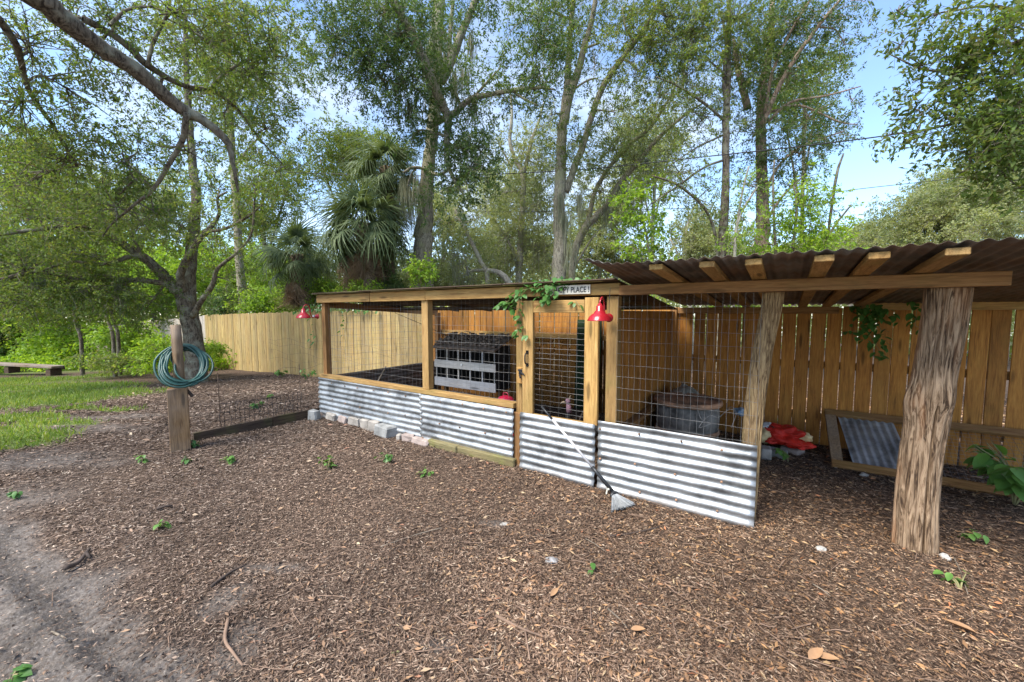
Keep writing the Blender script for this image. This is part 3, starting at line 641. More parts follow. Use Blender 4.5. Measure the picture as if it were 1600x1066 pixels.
def red_feeder():
    s, d, z = LOC(790, 623, .75)
    t = local('poultry_feeder', 'crimson domed poultry feeder just behind the sill by the door post', 'feeder', s=s, d=.75)
    m = MB(); m.lathe([(0, .0), (.15, 0), (.15, .06), (.14, .06), (.12, .03), (0, .03)], n=24); m.build('tray', 'red_plastic', t, True)
    m = MB(); m.lathe([(.105, .03), (.105, z-.1), (.13, z-.09), (.125, z-.03), (.09, z+.02), (.04, z+.04), (0, z+.045)], n=24); m.build('dome', 'red_plastic', t, True)
    m = MB(); m.tube(spline([(-.04, 0, z+.03), (-.03, 0, z+.075), (.03, 0, z+.075), (.04, 0, z+.03)]), .006, 6); m.build('handle', 'red_plastic', t)
red_feeder()
def hen():
    s, d, z = LOC(893, 634, .55)
    t = local('bird', 'dark bird with a bare pink head peering over the metal door skirt', 'bird', s=s, d=.6)
    me = bpy.data.meshes.new('body')
    pts = [(.0, .12, .24), (.10, .16, .26), (.22, .2, .30), (.36, .24, .36), (-.08, .08, .28), (-.09, .05, .38), (-.075, .03, .47), (-.06, .02, z-.02), (-.068, .0, z+.035), (-.095, -.02, z+.03),
           (.03, .08, .14), (.035, .09, .06), (.03, .08, .015), (-.02, .05, .01), (.03, .2, .14), (.035, .21, .06), (.03, .2, .015), (-.02, .18, .01)]
    ed = [(0, 1), (1, 2), (2, 3), (0, 4), (4, 5), (5, 6), (6, 7), (7, 8), (8, 9), (0, 10), (10, 11), (11, 12), (12, 13), (1, 14), (14, 15), (15, 16), (16, 17)]
    rad = [.11, .12, .08, .025, .085, .05, .03, .022, .026, .013, .03, .012, .01, .006, .03, .012, .01, .006]
    me.from_pydata(pts, ed, []); o = link('body', me, 'feather_black', t)
    sk = o.modifiers.new('skin', 'SKIN'); me.skin_vertices[0].data[0].use_root = True
    for q, r in zip(me.skin_vertices[0].data, rad): q.radius = (r, r)
    ss = o.modifiers.new('sub', 'SUBSURF'); ss.levels = ss.render_levels = 2
    noisy_lump('face', 'skin_pink', (-.072, .002, z+.032), (.031, .027, .034), 2, .08, t, 3)
    m = MB(); m.tube([(-.062, .016, z-.10), (-.064, .014, z-.05), (-.068, .008, z)], [.034, .03, .025], 10); m.build('neck_skin', 'skin_pink', t, True)
    m = MB(); m.tube([(-.09, -.012, z+.028), (-.125, -.032, z+.02), (-.145, -.042, z+.004)], [.014, .009, .002], 8); m.build('beak', 'beak', t, True)
    m = MB(); m.tube([(-.05, .0, z+.055), (-.044, .0, z+.085), (-.036, .0, z+.105)], [.010, .007, .002], 7); m.build('crest', 'beak', t, True)
    for sgn in (-1, 1):
        noisy_lump('eye', 'eye_black', (-.088+.008*sgn, -.005+.024*sgn, z+.04), (.0075, .0075, .0075), 1, 0, t, 2)
    for sgn in (-1, 1): noisy_lump('wing', 'feather_black', (.1, .15+.1*sgn, .27), (.16, .03, .09), 4+sgn, .15, t, 3, rz=.35)
hen()
def drum():
    Yd = 4.55; px = 1074; c = D(px, 623, Yd); rad = 52*Yd/630*.93; z = c.z
    t = thing('feed_drum', 'squat black ribbed drum with a rusty round lid inside the lean-to bay', 'drum', (c.x, c.y, 0))
    pr = [(rad*.9, 0)]
    for k in range(2):
        z0 = k*(z-.03)/2; h = (z-.03)/2
        pr += [(rad*.93, z0+h*.03), (rad*.90, z0+h*.12), (rad*.955, z0+h*.25), (rad*.965, z0+h*.55), (rad*.95, z0+h*.8), (rad*.90, z0+h*.9), (rad*.92, z0+h*.98)]
    m = MB(); m.lathe(pr, n=48); m.build('barrel', 'rubber', t, True)
    m = MB(); m.lathe([(rad*.955, (z-.03)/2-.02), (rad*.985, (z-.03)/2-.01), (rad*.985, (z-.03)/2+.02), (rad*.955, (z-.03)/2+.03)], n=48); m.build('hoop', 'rusty_plate', t, True)
    m = MB(); m.lathe([(rad*.96, z-.05), (rad*1.03, z-.045), (rad*1.045, z-.02), (rad*1.03, z), (rad*.97, z+.006), (rad*.9, z-.004), (rad*.5, z+.004), (0, z+.008)], n=48); m.build('lid', 'rusty_plate', t, True)
    rr = random.Random(3)
    w = tag(bpy.data.objects.new('loose_wire', None), 'tangle of pale loose wire in front of the black drum', 'wire'); COL.objects.link(w); w.location = (c.x, c.y, 0)
    q = [LOC(1090, 640, .55), LOC(1096, 655, .5), LOC(1110, 662, .45), LOC(1092, 668, .45), LOC(1108, 650, .5), LOC(1122, 652, .45), LOC(1140, 640, .4), LOC(1150, 646, .4), LOC(1143, 668, .3)]
    m = MB(); m.tube(spline([WLD(*p)-Vector((c.x, c.y, 0)) for p in q], 6), .0025, 5); m.build('strand', 'wire', w)
    q = [LOC(1125, 652, .4), LOC(1142, 636, .35), LOC(1152, 648, .35), LOC(1146, 640, .3)]
    m = MB(); m.tube(spline([WLD(*p)-Vector((c.x, c.y, 0)) for p in q], 6), .0025, 5); m.build('strand', 'wire', w)
drum()
s, d, z = LOC(1003, 612, 1.1)
t = local('feed_sack', 'grey lumpy sack slumped against the partition behind the wire', 'sack', s=5.0, d=1.95, z=.0)
sk = noisy_lump('body', 'sack_grey', (0, 0, .36), (.18, .40, .36), 6, .22, t, 4, flat=-.35)
noisy_lump('fold', 'sack_grey', (.0, -.1, .62), (.15, .26, .08), 9, .2, t, 3)
s0 = LOC(893, 560, 2.4)[0]
t = local('plywood_sheet', 'dark green stained plywood leaning on the brown fence behind the door mesh', 'plywood', s=s0, d=2.45)
m = MB(); m.box((.25, .03, .80), (.42, .015, 1.46), Matrix.Rotation(R(-4), 3, 'X')); m.build('panel', 'green_board', t)
t = local('loose_board', 'weathered loose board leaning low behind the door mesh', 'board', s=LOC(905, 640, 1.3)[0], d=1.3)
m = MB(); m.bar((-.08, 0, .02), (.2, .1, .75), .09, .02); m.build('board', 'weathered_x', t)

def barn_lamp(label, s, zc):
    t = local('wall_lamp', label, 'lamp', group='red gooseneck barn lamps on the coop', s=s, d=-.075, z=zc)
    m = MB(); m.lathe([(0, 0), (.042, .0), (.045, .012), (.03, .02), (.028, .05), (.02, .06), (0, .06)], rot=Matrix.Rotation(R(90), 3, 'X'), n=20); m.build('wall_mount', 'red_enamel', t, True)
    m = MB(); m.box((-.02, -.045, .005), (.055, .06, .04)); m.build('junction_box', 'bracket_grey', t)
    m = MB(); m.tube(spline([(0, -.05, 0), (0, -.10, -.02), (0, -.135, .05), (0, -.15, .15), (0, -.20, .20), (0, -.25, .165), (0, -.258, .11)], 7), .0085, 8); m.build('gooseneck', 'red_enamel', t, True)
    k = 1.1
    m = MB(); m.lathe([(0, .125), (.018, .12), (.026, .10), (.036, .095), (.036, .055), (.05, .045), (.06, .025), (.085, .012), (.105, -.012), (.118, -.04), (.12, -.046), (.116, -.047), (.10, -.014), (.06, .012), (.04, .03), (0, .03)], c=(0, -.258, .02), n=32); m.build('shade', 'red_enamel', t, True)
    m = MB(); m.lathe([(0, .03), (.022, .02), (.026, -.01), (.018, -.03), (0, -.035)], c=(0, -.258, .02), n=16); m.build('bulb', 'porcelain', t, True)
    m = MB(); m.tube(spline([(.01, -.04, .02), (.02, -.06, .18), (.015, -.03, .30)], 5), .003, 5); m.build('cord', 'cable_black', t)
    t.scale = (.88,)*3
    return t
barn_lamp('red enamel barn lamp beside the coop door, under the sign', 4.72, 1.60)
barn_lamp('red enamel barn lamp on the far left corner post of the coop', .04, 1.585)
def sign():
    a = LOC(857, 457, -.07); b = LOC(922, 457, -.07); h = .085; w = b[0]-a[0]
    t = local('sign', 'small white sign with black capitals above the coop door', 'sign', s=a[0], d=-.062, z=1.862)
    m = MB(); m.box((w/2, 0, 0), (w, .012, h), None, .002); m.build('board', 'sign_white', t)
    cu = bpy.data.curves.new('lettering', 'FONT'); cu.body = 'HAPPY PLACE !'; cu.size = .074; cu.extrude = .0006; cu.offset = .0012
    o = bpy.data.objects.new('lettering', cu); COL.objects.link(o); o.parent = t; cu.materials.append(MATS['sign_ink'])
    o.rotation_euler = (R(90), 0, 0); o.location = (.055, -.0072, -.026)
    bpy.context.view_layer.update(); k = (w-.07)/max(.01, o.dimensions.x)
    me = bpy.data.meshes.new_from_object(o.evaluated_get(bpy.context.evaluated_depsgraph_get())); bpy.data.objects.remove(o); me.transform(Matrix.Diagonal((k, 1, 1, 1)))
    me.materials.clear(); me.name = 'lettering'; q = link('lettering', me, 'sign_ink', t); q.rotation_euler = (R(90), 0, 0); q.location = (.055, -.0072, -.026); q['kind'] = 'stuff'
sign()
def broom():
    a = Vector(LOC(846, 635, -.15)); gl = GL(968, 790); foot = Vector((gl[0], gl[1], .02))
    t = local('broom', 'angled broom with a pale handle leaning on the corrugated door', 'broom')
    hd = LOC(957, 773, gl[1]+.06); neck = Vector((hd[0], gl[1]+.06, max(.08, hd[2])))
    ax = (neck-a).normalized(); L = (neck-a).length
    m = MB(); m.tube([a, a+ax*L*.18], .011, 10); m.build('grip', 'plastic_black', t, True)
    m = MB(); m.tube([a+ax*L*.17, a+ax*L*.74], .0125, 10); m.build('handle', 'broom_handle', t, True)
    m = MB(); m.tube([a+ax*L*.735, a+ax*L*.80, neck], [.017, .016, .018], 10); m.build('socket', 'plastic_black', t, True)
    p1, p2 = Vector(WLD(0, 0)), None
    fan_l, fan_r = Vector(GL(955, 804)[:2]+(.012,)), Vector(GL(992, 792)[:2]+(.012,))
    m = MB(); c0 = neck+(fan_l-neck)*.22; c1 = neck+(fan_r-neck)*.22; m.tube([c0-(c1-c0)*.15, neck+ax*.012, c1+(c1-c0)*.15], [.016, .02, .016], 8); m.build('head', 'plastic_black', t, True)
    rr = random.Random(2); m = MB()
    for i in range(260):
        k = rr.random(); w = rr.uniform(-1, 1); n = Vector((0, -.012*w, .010*w)); e = fan_l.lerp(fan_r, k)+n*1.6+Vector((0, 0, rr.uniform(0, .02)))
        m.tube([c0.lerp(c1, k)+n, e], [.0024, .0016], 4, False)
    o = m.build('bristles', 'bristle', t); o['kind'] = 'stuff'
    k0 = GL(951, 772)
    m = MB(); m.tube([neck+Vector((-.03, -.02, .02)), Vector((k0[0]-.01, k0[1]-.0, .06)), Vector((k0[0]+.0, k0[1]-.06, .02))], [.008, .009, .006], 7); m.build('hang_strap', 'sign_white', t)
broom()
# vine on the coop roof and down the front: one leaf mesh shared by leaf objects
def leaf_mesh(name, mat, L=1, Wd=.6, n=5, cup=.12, drop=.25, lobes=False):
    vs = []; fs = []
    for i in range(n+1):
        t = i/n; w = Wd*.5*math.sin(math.pi*min(1, t**.75))**.8 if 0 < t < 1 else 0
        z = -drop*t*t; vs += [(t*L, -w*L, z*L+cup*w*L), (t*L, 0, z*L), (t*L, w*L, z*L+cup*w*L)]
    for i in range(n):
        a = i*3; fs += [(a, a+3, a+4, a+1), (a+1, a+4, a+5, a+2)]
    me = bpy.data.meshes.new(name); me.from_pydata(vs, [], fs); me.materials.append(MATS[mat]); me.polygons.foreach_set('use_smooth', np.ones(len(fs), bool)); return me
LV = leaf_mesh('leaf', 'leaf_vine'); LB = leaf_mesh('leaf', 'leaf_broad', Wd=.72, drop=.3, cup=.2, n=6)
def put_leaf(par, me, p, size, yaw, pitch, roll=0):
    o = bpy.data.objects.new('leaf', me); COL.objects.link(o); o.parent = par; o.location = p; o.scale = (size,)*3; o.rotation_euler = (roll, pitch, yaw); return o
def vine(label, strands, leaf=.06, seed=0, per=.045, spread=.05, mat='stalk'):
    t = local('vine', label, 'vine'); rr = random.Random(seed); m = MB()
    for st in strands:
        pts = spline(st, 6); m.tube([Vector(p) for p in pts], .003, 5); seg = np.linalg.norm(np.diff(pts, axis=0), axis=1); tot = seg.sum(); n = int(tot/per); cum = np.concatenate([[0], np.cumsum(seg)])
        for i in range(n):
            u = (i+.5)/n*tot; p = [np.interp(u, cum, pts[:, k]) for k in range(3)]
            p = Vector(p)+Vector((rr.gauss(0, spread), rr.gauss(-.01, spread*.5), rr.gauss(0, spread*.6)))
            put_leaf(t, LV, p, leaf*rr.uniform(.7, 1.3), R(rr.uniform(200, 340)), rr.uniform(.1, .9), rr.uniform(-.5, .5))
    m.build('stem', mat, t); return t
def lv(px, py, d): return LOC(px, py, d)
vine('green leafy vine sprawling over the coop roof above the sign', [
    [lv(825, 447, -.1), lv(850, 442, -.1), lv(875, 440, -.05), lv(900, 440, 0), lv(925, 443, .1), lv(945, 442, .2)],
    [lv(835, 450, -.12), lv(860, 448, -.14), lv(875, 440, .02), lv(905, 440, .05)],
    [lv(850, 446, -.12), lv(848, 460, -.15), lv(850, 475, -.13)], [lv(855, 450, -.12), lv(862, 462, -.15), lv(858, 470, -.12)],
    [lv(858, 446, -.2), lv(866, 455, -.17), lv(862, 466, -.15)],
    [lv(832, 450, -.13), lv(812, 455, -.14), lv(800, 466, -.12), lv(786, 476, -.1), lv(780, 476, -.1)],
    [lv(810, 456, -.13), lv(812, 470, -.11), lv(811, 485, -.1), lv(812, 500, -.1), lv(812, 522, -.1), lv(818, 524, -.1)],
    [lv(790, 470, -.11), lv(800, 480, -.1), lv(809, 482, -.1)], [lv(899, 470, -.1), lv(905, 478, -.1)],
    [lv(840, 444, 0), lv(870, 438, .15), lv(900, 437, .25), lv(940, 440, .4)], [lv(830, 446, .05), lv(855, 440, .2), lv(890, 438, .3)]], .066, 5, .016, .03)
vine('dark vine trailing down the brown fence near the big log post', [
    [lv(1345, 475, 2.52), lv(1350, 500, 2.5), lv(1360, 525, 2.5), lv(1375, 548, 2.52), lv(1383, 556, 2.52)], [lv(1365, 470, 2.5), lv(1358, 500, 2.48), lv(1350, 515, 2.48), lv(1330, 518, 2.5)],
    [lv(1340, 478, 2.5), lv(1372, 485, 2.48), lv(1390, 495, 2.5)], [lv(1430, 470, 2.5), lv(1432, 490, 2.52), lv(1430, 508, 2.52), lv(1438, 512, 2.52)], [lv(1425, 465, 2.5), lv(1445, 462, 2.5)], [lv(1352, 480, 2.52), lv(1376, 515, 2.5), lv(1368, 540, 2.52)], [lv(1335, 476, 2.5), lv(1355, 490, 2.46), lv(1385, 484, 2.5)]], .08, 8, .017, .045)
vine('ivy strand hanging over the pale fence inside the left bay', [
    [lv(535, 478, 2.55), lv(537, 500, 2.57), lv(538, 520, 2.57)], [lv(520, 478, 2.55), lv(545, 482, 2.55), lv(570, 484, 2.55), lv(592, 486, 2.55)], [lv(515, 476, 2.6), lv(535, 476, 2.6), lv(556, 480, 2.6), lv(580, 482, 2.6)]], .09, 9, .05, .05)
vine('ivy tuft on the pale fence top left of the coop', [[lv(462, 486, 2.6), lv(478, 484, 2.6), lv(500, 484, 2.6), lv(515, 480, 2.6)], [lv(470, 480, 2.6), lv(500, 478, 2.6)], [lv(489, 490, 2.55), lv(488, 510, 2.57), lv(490, 530, 2.57), lv(492, 545, 2.57)]], .11, 10, .06, .06)

# ------------------------------------------------------------------ right side: leaning gate frame, feed bag, blocks, plants
def lean_frame():
    bl = GL(1300, 730); tl = LOC(1288, 640, 2.56)
    t = local('old_gate', 'old timber gate with corrugated patch and wire lying tilted against the brown fence', 'gate', s=bl[0], d=bl[1], z=.0)
    up = Vector((tl[0]-bl[0], 2.56-bl[1], tl[2])); h = up.length; ya = up.normalized(); L = 2.3
    M = lambda x, y, z=0: Vector((x, 0, 0)) + ya*y + Vector((0, -ya.z, ya.y))*z
    nrm = Vector((0, -ya.z, ya.y))
    def b(name, mat, x0, y0, x1, y1, w, th, z=0):
        m = MB(); m.bar(M(x0, y0, z), M(x1, y1, z), w, th, up=nrm); return m.build(name, mat, t)
    b('rail', 'oldpine_x', 0, h-.045, L, h-.045, .09, .04); b('rail', 'oldpine_x', 0, .05, L, .05, .10, .04)
    b('stile', 'weathered_z', .05, .1, .05, h-.09, .1, .038); b('stile', 'weathered_z', L-.05, .1, L-.05, h-.09, .1, .038)
    nx, ny = 60, 8; a = np.linspace(.115, .60, nx+1); bb = np.linspace(.08, h-.09, ny+1); AA, BB = np.meshgrid(a, bb)
    off = .009*np.cos(2*np.pi*(AA-.1)/.068) - .012
    AA = AA - .0 + .08*(1-BB/h)
    v = np.array([M(x, y, z) for x, y, z in zip(AA.ravel(), BB.ravel(), off.ravel())]); ii = (np.arange(ny)[:, None]*(nx+1)+np.arange(nx)[None]).ravel()
    link('metal_patch', npmesh('metal_patch', v, np.stack([ii, ii+1, ii+nx+2, ii+nx+1], 1)), 'galvanised', t, True)
    m = MB()
    for i in range(int((L-.7)/.05)): x = .68+i*.05; m.tube([M(x, .06, -.024), M(x, h-.05, -.024)], .0012, 4, False)
    for j in range(int(h/.05)): m.tube([M(.6, .06+j*.05, -.024), M(L-.06, .06+j*.05, -.024)], .0012, 4, False)
    o = m.build('wire_mesh', 'wire', t); o['kind'] = 'stuff'
lean_frame()
def feed_bag():
    g = GL(1222, 716); t = local('feed_bag', 'crumpled red and tan feed bag lying on concrete blocks by the thin log', 'bag', s=g[0], d=g[1]+.22, z=.10)
    noisy_lump('bag_body', 'bag_red', (.0, .02, .10), (.25, .2, .12), 3, .4, t, 5, flat=-.09)
    noisy_lump('bag_fold', 'bag_red', (.12, -.06, .05), (.16, .14, .06), 8, .4, t, 4, flat=-.05)
    noisy_lump('bag_panel', 'bag_tan', (-.17, -.04, .09), (.1, .13, .09), 5, .3, t, 3)
    noisy_lump('bag_mouth', 'bag_white', (-.14, .0, .19), (.09, .08, .05), 7, .4, t, 3, rz=.5)
    noisy_lump('bag_label', 'bag_tan', (.15, .0, .13), (.045, .16, .06), 11, .3, t, 4, rz=.9)
    m = MB(); m.box((-.12, -.07, .215), (.015, .11, .012), Matrix.Rotation(.5, 3, 'Z')); m.box((-.15, -.06, .205), (.05, .09, .008), Matrix.Rotation(.5, 3, 'Z')); m.build('bag_print', 'sign_ink', t)
    t2 = local('plastic_tarp', 'blue grey plastic sheet bunched behind the metal skirt by the thin log', 'tarp', s=g[0]-.42, d=g[1]+.25, z=0)
    noisy_lump('tarp', 'bag_blue', (0, 0, .42), (.10, .09, .05), 12, .45, t2, 4)
    for (px, py, sz, rz, lab, mt) in ((1196, 720, (.10, .16, .14), .1, 'pale concrete block tight beside the thin log', 'concrete'), (1212, 716, (.2, .16, .09), -.25, 'flat concrete block under the red bag', 'concrete_grey'), (1238, 712, (.2, .15, .09), -.5, 'tilted concrete block at the right end of the red bag', 'concrete_pink')):
        q = GL(px, py); b = local('concrete_block', lab, 'block', 'concrete blocks under the feed bag', s=q[0], d=q[1]+.08, z=0); m = MB(); m.box((0, 0, sz[2]/2-.01), sz, Matrix.Rotation(rz, 3, 'Z') @ Matrix.Rotation(.12 if rz < -.3 else 0, 3, 'X'), .012); m.build('block', mt, b)
feed_bag()
def broad_plant(label, px, py, n, hgt, rad, leaf, seed, name='leafy_plant', me=LB, px_lean=0):
    g = G(px, py); g.z = Z(g); t = thing(name, label, 'plant', g); rr = random.Random(seed); m = MB(); ns = max(3, n//6)
    for i in range(ns):
        a = rr.uniform(0, 6.28); r = rad*rr.uniform(.4, 1); e = Vector((math.cos(a)*r+px_lean, math.sin(a)*r, hgt*rr.uniform(.6, 1))); mid = Vector((e.x*.3, e.y*.3, e.z*.65))
        pts = spline([(0, 0, -.02), mid, e], 5); m.tube([Vector(p) for p in pts], list(np.linspace(.006, .003, len(pts))), 5)
        k = n//ns
        for j in range(k):
            u = .35+.65*(j+.5)/k; p = pts[int(u*(len(pts)-1))]; aa = a+rr.uniform(-1.6, 1.6)
            put_leaf(t, me, Vector(p)+Vector((rr.gauss(0, .01), rr.gauss(0, .01), rr.gauss(0, .015))), leaf*rr.uniform(.6, 1.25), aa, rr.uniform(-.1, .75), rr.uniform(-.4, .4))
    m.build('stem', 'stalk', t); return t
broad_plant('broad leaved green plant at the right edge before the old gate', 1585, 790, 130, .50, .42, .135, 3)
broad_plant('low sprig with bright leaves lying on the mulch right of the big log', 1500, 925, 14, .06, .12, .06, 4, 'ground_sprig')
broad_plant('dark weed growing at the fence foot behind the thin log', 1212, 665, 16, .2, .14, .07, 5, 'weed', LV)
WEEDS = [(228, 722, 'small weed left of the timber post foot', 10, .09), (300, 700, 'spiky weed at the foot of the hose post', 12, .12), (355, 726, 'small weed on the mulch right of the hose post', 12, .09), (298, 724, 'tiny weed just below the hose post', 8, .08), (513, 735, 'upright weed in the mulch before the pavers', 12, .12), (605, 722, 'upright weed in the mulch before the red brick', 12, .12), (667, 745, 'tiny weed below the mossy timbers', 8, .07),
         (28, 776, 'low weed at the left edge beside the sandy track', 10, .08), (258, 826, 'yellow green sprout in the mulch below the hose post', 5, .06), (18, 1050, 'grassy weed in the sandy track at the lower left corner', 9, .05), (1522, 848, 'tiny sprout right of the big log', 7, .08), (400, 640, 'weed on the mulch slope behind the wire fence', 14, .12), (440, 590, 'weed cluster at the pale fence foot', 18, .2), (478, 596, 'tall weed at the pale fence foot beside the coop', 18, .35), (1232, 722, 'weed growing from the concrete blocks under the bag', 12, .14), (925, 892, 'tiny green shoot in the mulch near the image middle', 3, .03), (620, 1024, 'single fresh green leaf on the mulch', 2, .03), (420, 622, 'small weed on the mulch slope', 8, .1)]
for i, (px, py, lab, n, h) in enumerate(WEEDS): broad_plant(lab, px, py, n*2 if n > 4 else n, h, h*.9, .055 if py > 650 else .08, 30+i, 'weed', LV if i % 2 else LB)

# ------------------------------------------------------------------ hose post, hose, low wire fence, edging, bench
g = G(283, 703); g.z = 0
hp = thing('hose_post', 'stout square timber post with a rounder pole rising from it, left of the coop', 'post', g, R(38))
m = MB(); m.box((-.0, -.05, .37), (.19, .095, .76)); m.build('base_timber', 'weathered_z', hp)
m = MB(); m.box((0, .05, .375), (.19, .095, .75)); m.build('base_timber', 'oldpine_z', hp)
m = MB(); m.tube([(.02, .02, .74), (.022, .022, 1.0), (.02, .02, 1.3), (.015, .02, 1.5)], [.054, .053, .052, .05], 16); m.build('pole', 'weathered_z', hp, True)
m = MB(); m.tube([(.07, -.03, .75), (.14, -.06, .64)], .018, 8); m.build('peg', 'twig_dark', hp)
hc = Vector((g.x, g.y, 0)) + Vector((.075, .0, 1.02))
def hose():
    t = thing('garden_hose', 'coiled green garden hose hung around the timber pole', 'hose', hc, math.atan2(-g.x, g.y)*1.0)
    rr = random.Random(6); pts = []; n = 12
    for k in range(n):
        rx, rz = .235+rr.uniform(-.035, .035), .25+rr.uniform(-.04, .04); ox, oz = rr.uniform(-.045, .05), rr.uniform(-.02, .03); ph = rr.uniform(-.1, .1); tl = rr.uniform(.11, .2)
        if k == n-2: ox += .09; rx -= .03
        for j in range(28):
            a = 2*math.pi*j/28 + math.pi/2 + .6; w = 1
            pts.append((ox+rx*math.cos(a+ph)*1.0, tl*math.sin(a)+.03*math.cos(a*2+k)+.012*(k%4), oz-.255*.0+rz*math.sin(a)))
    P_ = np.array(pts); P_ = np.array([P_[max(0, i-3):i+4].mean(0) for i in range(len(P_))])
    P_ = P_*.92; m = MB(); m.tube([Vector(p) for p in P_], .0118, 8); m.build('coil', 'hose_green', t, True)
    e = Vector(P_[-1]); m = MB(); m.tube(spline([e, e+Vector((-.10, -.05, -.12)), e+Vector((-.02, -.06, -.3))], 5), .0125, 8); m.build('tail', 'hose_green', t, True)
hose()
def wire_fence():
    a = G(302, 690); b = G(505, 648); a.z = b.z = 0; dv = b-a
    t = thing('wire_fence', 'low rusty wire fence on a dark board between hose post and coop', 'fence', a, math.atan2(dv.y, dv.x)); L = dv.length
    m = MB(); m.bar((0, 0, .03), (L*.55, 0, .04), .045, .16); m.build('bottom_board', 'damp_x', t)
    m = MB(); m.bar((L*.555, .01, .045), (L, .01, .05), .045, .15); m.build('bottom_board', 'damp_x', t)
    wire_panel('wire_mesh', L*.18, L*.8, .08, .42, .06, .1, .0, 'iron', t, 12, .003, wob=.012)
    for z in (.62, .80):
        m = MB(); m.tube([(L*i/12, .02*math.sin(i), z+.035*math.sin(i*1.7)+(.25*(1-i/4) if (i < 4 and z > .7) else 0)) for i in range(13)], .002, 4); m.build('strand', 'wire_rusty', t)
    m = MB(); m.tube([(0, 0, .72), (L*.25, 0, .47), (L*.5, 0, .42), (L*.8, 0, .43), (L, 0, .5)], .0025, 4); m.build('strand', 'wire_rusty', t)
    for k in (.18, .8):
        m = MB(); m.tube([(L*k, .02, -.05), (L*k, .02, .85)], .006, 6); m.build('stake', 'wire_rusty', t)
wire_fence()
def far_wire():
    a = WLD(-6.5, 2.2); b = WLD(-.6, 1.9); t = thing('wire_fence', 'thin rusty wire strands in front of the pale fence', 'fence', (a.x, a.y, Z(a)), math.atan2((b-a).y, (b-a).x)); L = (b-a).length
    for z in (.55, .75, .95, 1.1):
        m = MB(); m.tube([(L*i/16, 0, z+.05*math.sin(i*1.3+z*9)) for i in range(17)], .0025, 4); m.build('strand', 'wire_rusty', t)
far_wire()
STONES = [(491, 655, (.13, .10, .12), 'concrete_grey', .3, 'grey cobble lying alone at the left end of the edging', 'stone'), (505, 650, (.24, .14, .07), 'concrete_pink', .2, 'flat pale paver touching the left corner of the coop', 'paver'), (523, 656, (.2, .15, .08), 'concrete', -.1, 'mossy tan paver, third from the left end of the edging', 'paver'),
          (541, 660, (.19, .14, .08), 'concrete_pink', -.15, 'pinkish paver between the mossy tan and the rough paver', 'paver'), (558, 665, (.2, .13, .09), 'concrete', .05, 'rough beige paver left of the yellowish block', 'paver'), (575, 669, (.17, .13, .11), 'concrete', -.05, 'yellowish block with a square face in the edging', 'paver'),
          (589, 674, (.15, .14, .12), 'concrete', .15, 'pale upright block left of the grey split block', 'paver'), (603, 681, (.26, .16, .11), 'concrete_grey', -.1, 'large grey split faced block beside the red brick', 'paver'), (641, 688, (.15, .14, .07), 'concrete_pink', .3, 'pink paver just right of the red brick', 'paver'), (661, 694, (.25, .13, .06), 'concrete_pink', -.05, 'long pink paver before the mossy timbers', 'paver')]
for i, (px, py, sz, mt, rz, lab, nm) in enumerate(STONES):
    q = GL(px, py); t = local(nm, lab, nm, 'edging pavers along the coop foot', s=q[0], d=q[1]+.0, z=Z(WLD(q[0], q[1]))+.012); sz = (sz[0]*1.15, sz[1]*1.1, sz[2]*1.35); m = MB(); m.box((0, 0, sz[2]/2-.02), sz, Matrix.Rotation(rz, 3, 'Z') @ Matrix.Rotation(random.uniform(-.1, .1), 3, 'X'), .014); o = m.build('block', mt, t)
    for q_ in o.data.vertices: q_.co += Vector((random.gauss(0, .006), random.gauss(0, .006), random.gauss(0, .005)))
q = GL(632, 680); t = local('brick', 'red clay brick lying on top of the edging stones', 'brick', s=q[0], d=q[1]-.0, z=.105); m = MB(); m.box((0, 0, .04), (.23, .11, .06), Matrix.Rotation(-.25, 3, 'Z'), .008); m.build('block', 'brick_red', t)
q = GL(622, 688); t = local('stone', 'small upright stone propping up the red brick', 'stone', s=q[0], d=q[1]+.02, z=0); m = MB(); m.box((0, 0, .03), (.06, .07, .09), Matrix.Rotation(.3, 3, 'Z'), .01); m.build('block', 'concrete', t)
for (p0, p1, lab) in (((672, 697), (716, 710), 'short mossy timber at the left of the coop edging'), ((714, 708), (806, 731), 'long mossy timber beside the kick board')):
    a, b = GL(*p0), GL(*p1); t = local('edging_timber', lab, 'timber', 'mossy edging timbers', s=a[0], d=a[1]+.02); m = MB(); m.bar((0, 0, .045), (b[0]-a[0], b[1]-a[1], .05), .12, .10, .012); m.build('timber', 'mossy_x', t)
def bench():
    a = G(92, 587); b = G(-60, 587); t = thing('plank_bench', 'low weathered plank bench on dark blocks at the left edge of the lawn', 'bench', (a.x, a.y, Z(a)), math.atan2((b-a).y, (b-a).x)); L = (b-a).length
    m = MB(); m.bar((0, 0, .3), (L, 0, .3), .35, .07); m.build('seat', 'weathered_x', t)
    m = MB(); m.bar((0, -.15, .25), (L, -.15, .25), .05, .12); m.build('apron', 'damp_x', t)
    for x in (.25, L*.45, L*.9): m = MB(); m.box((x, 0, .11), (.25, .3, .22)); m.build('block', 'damp_x', t)
bench()

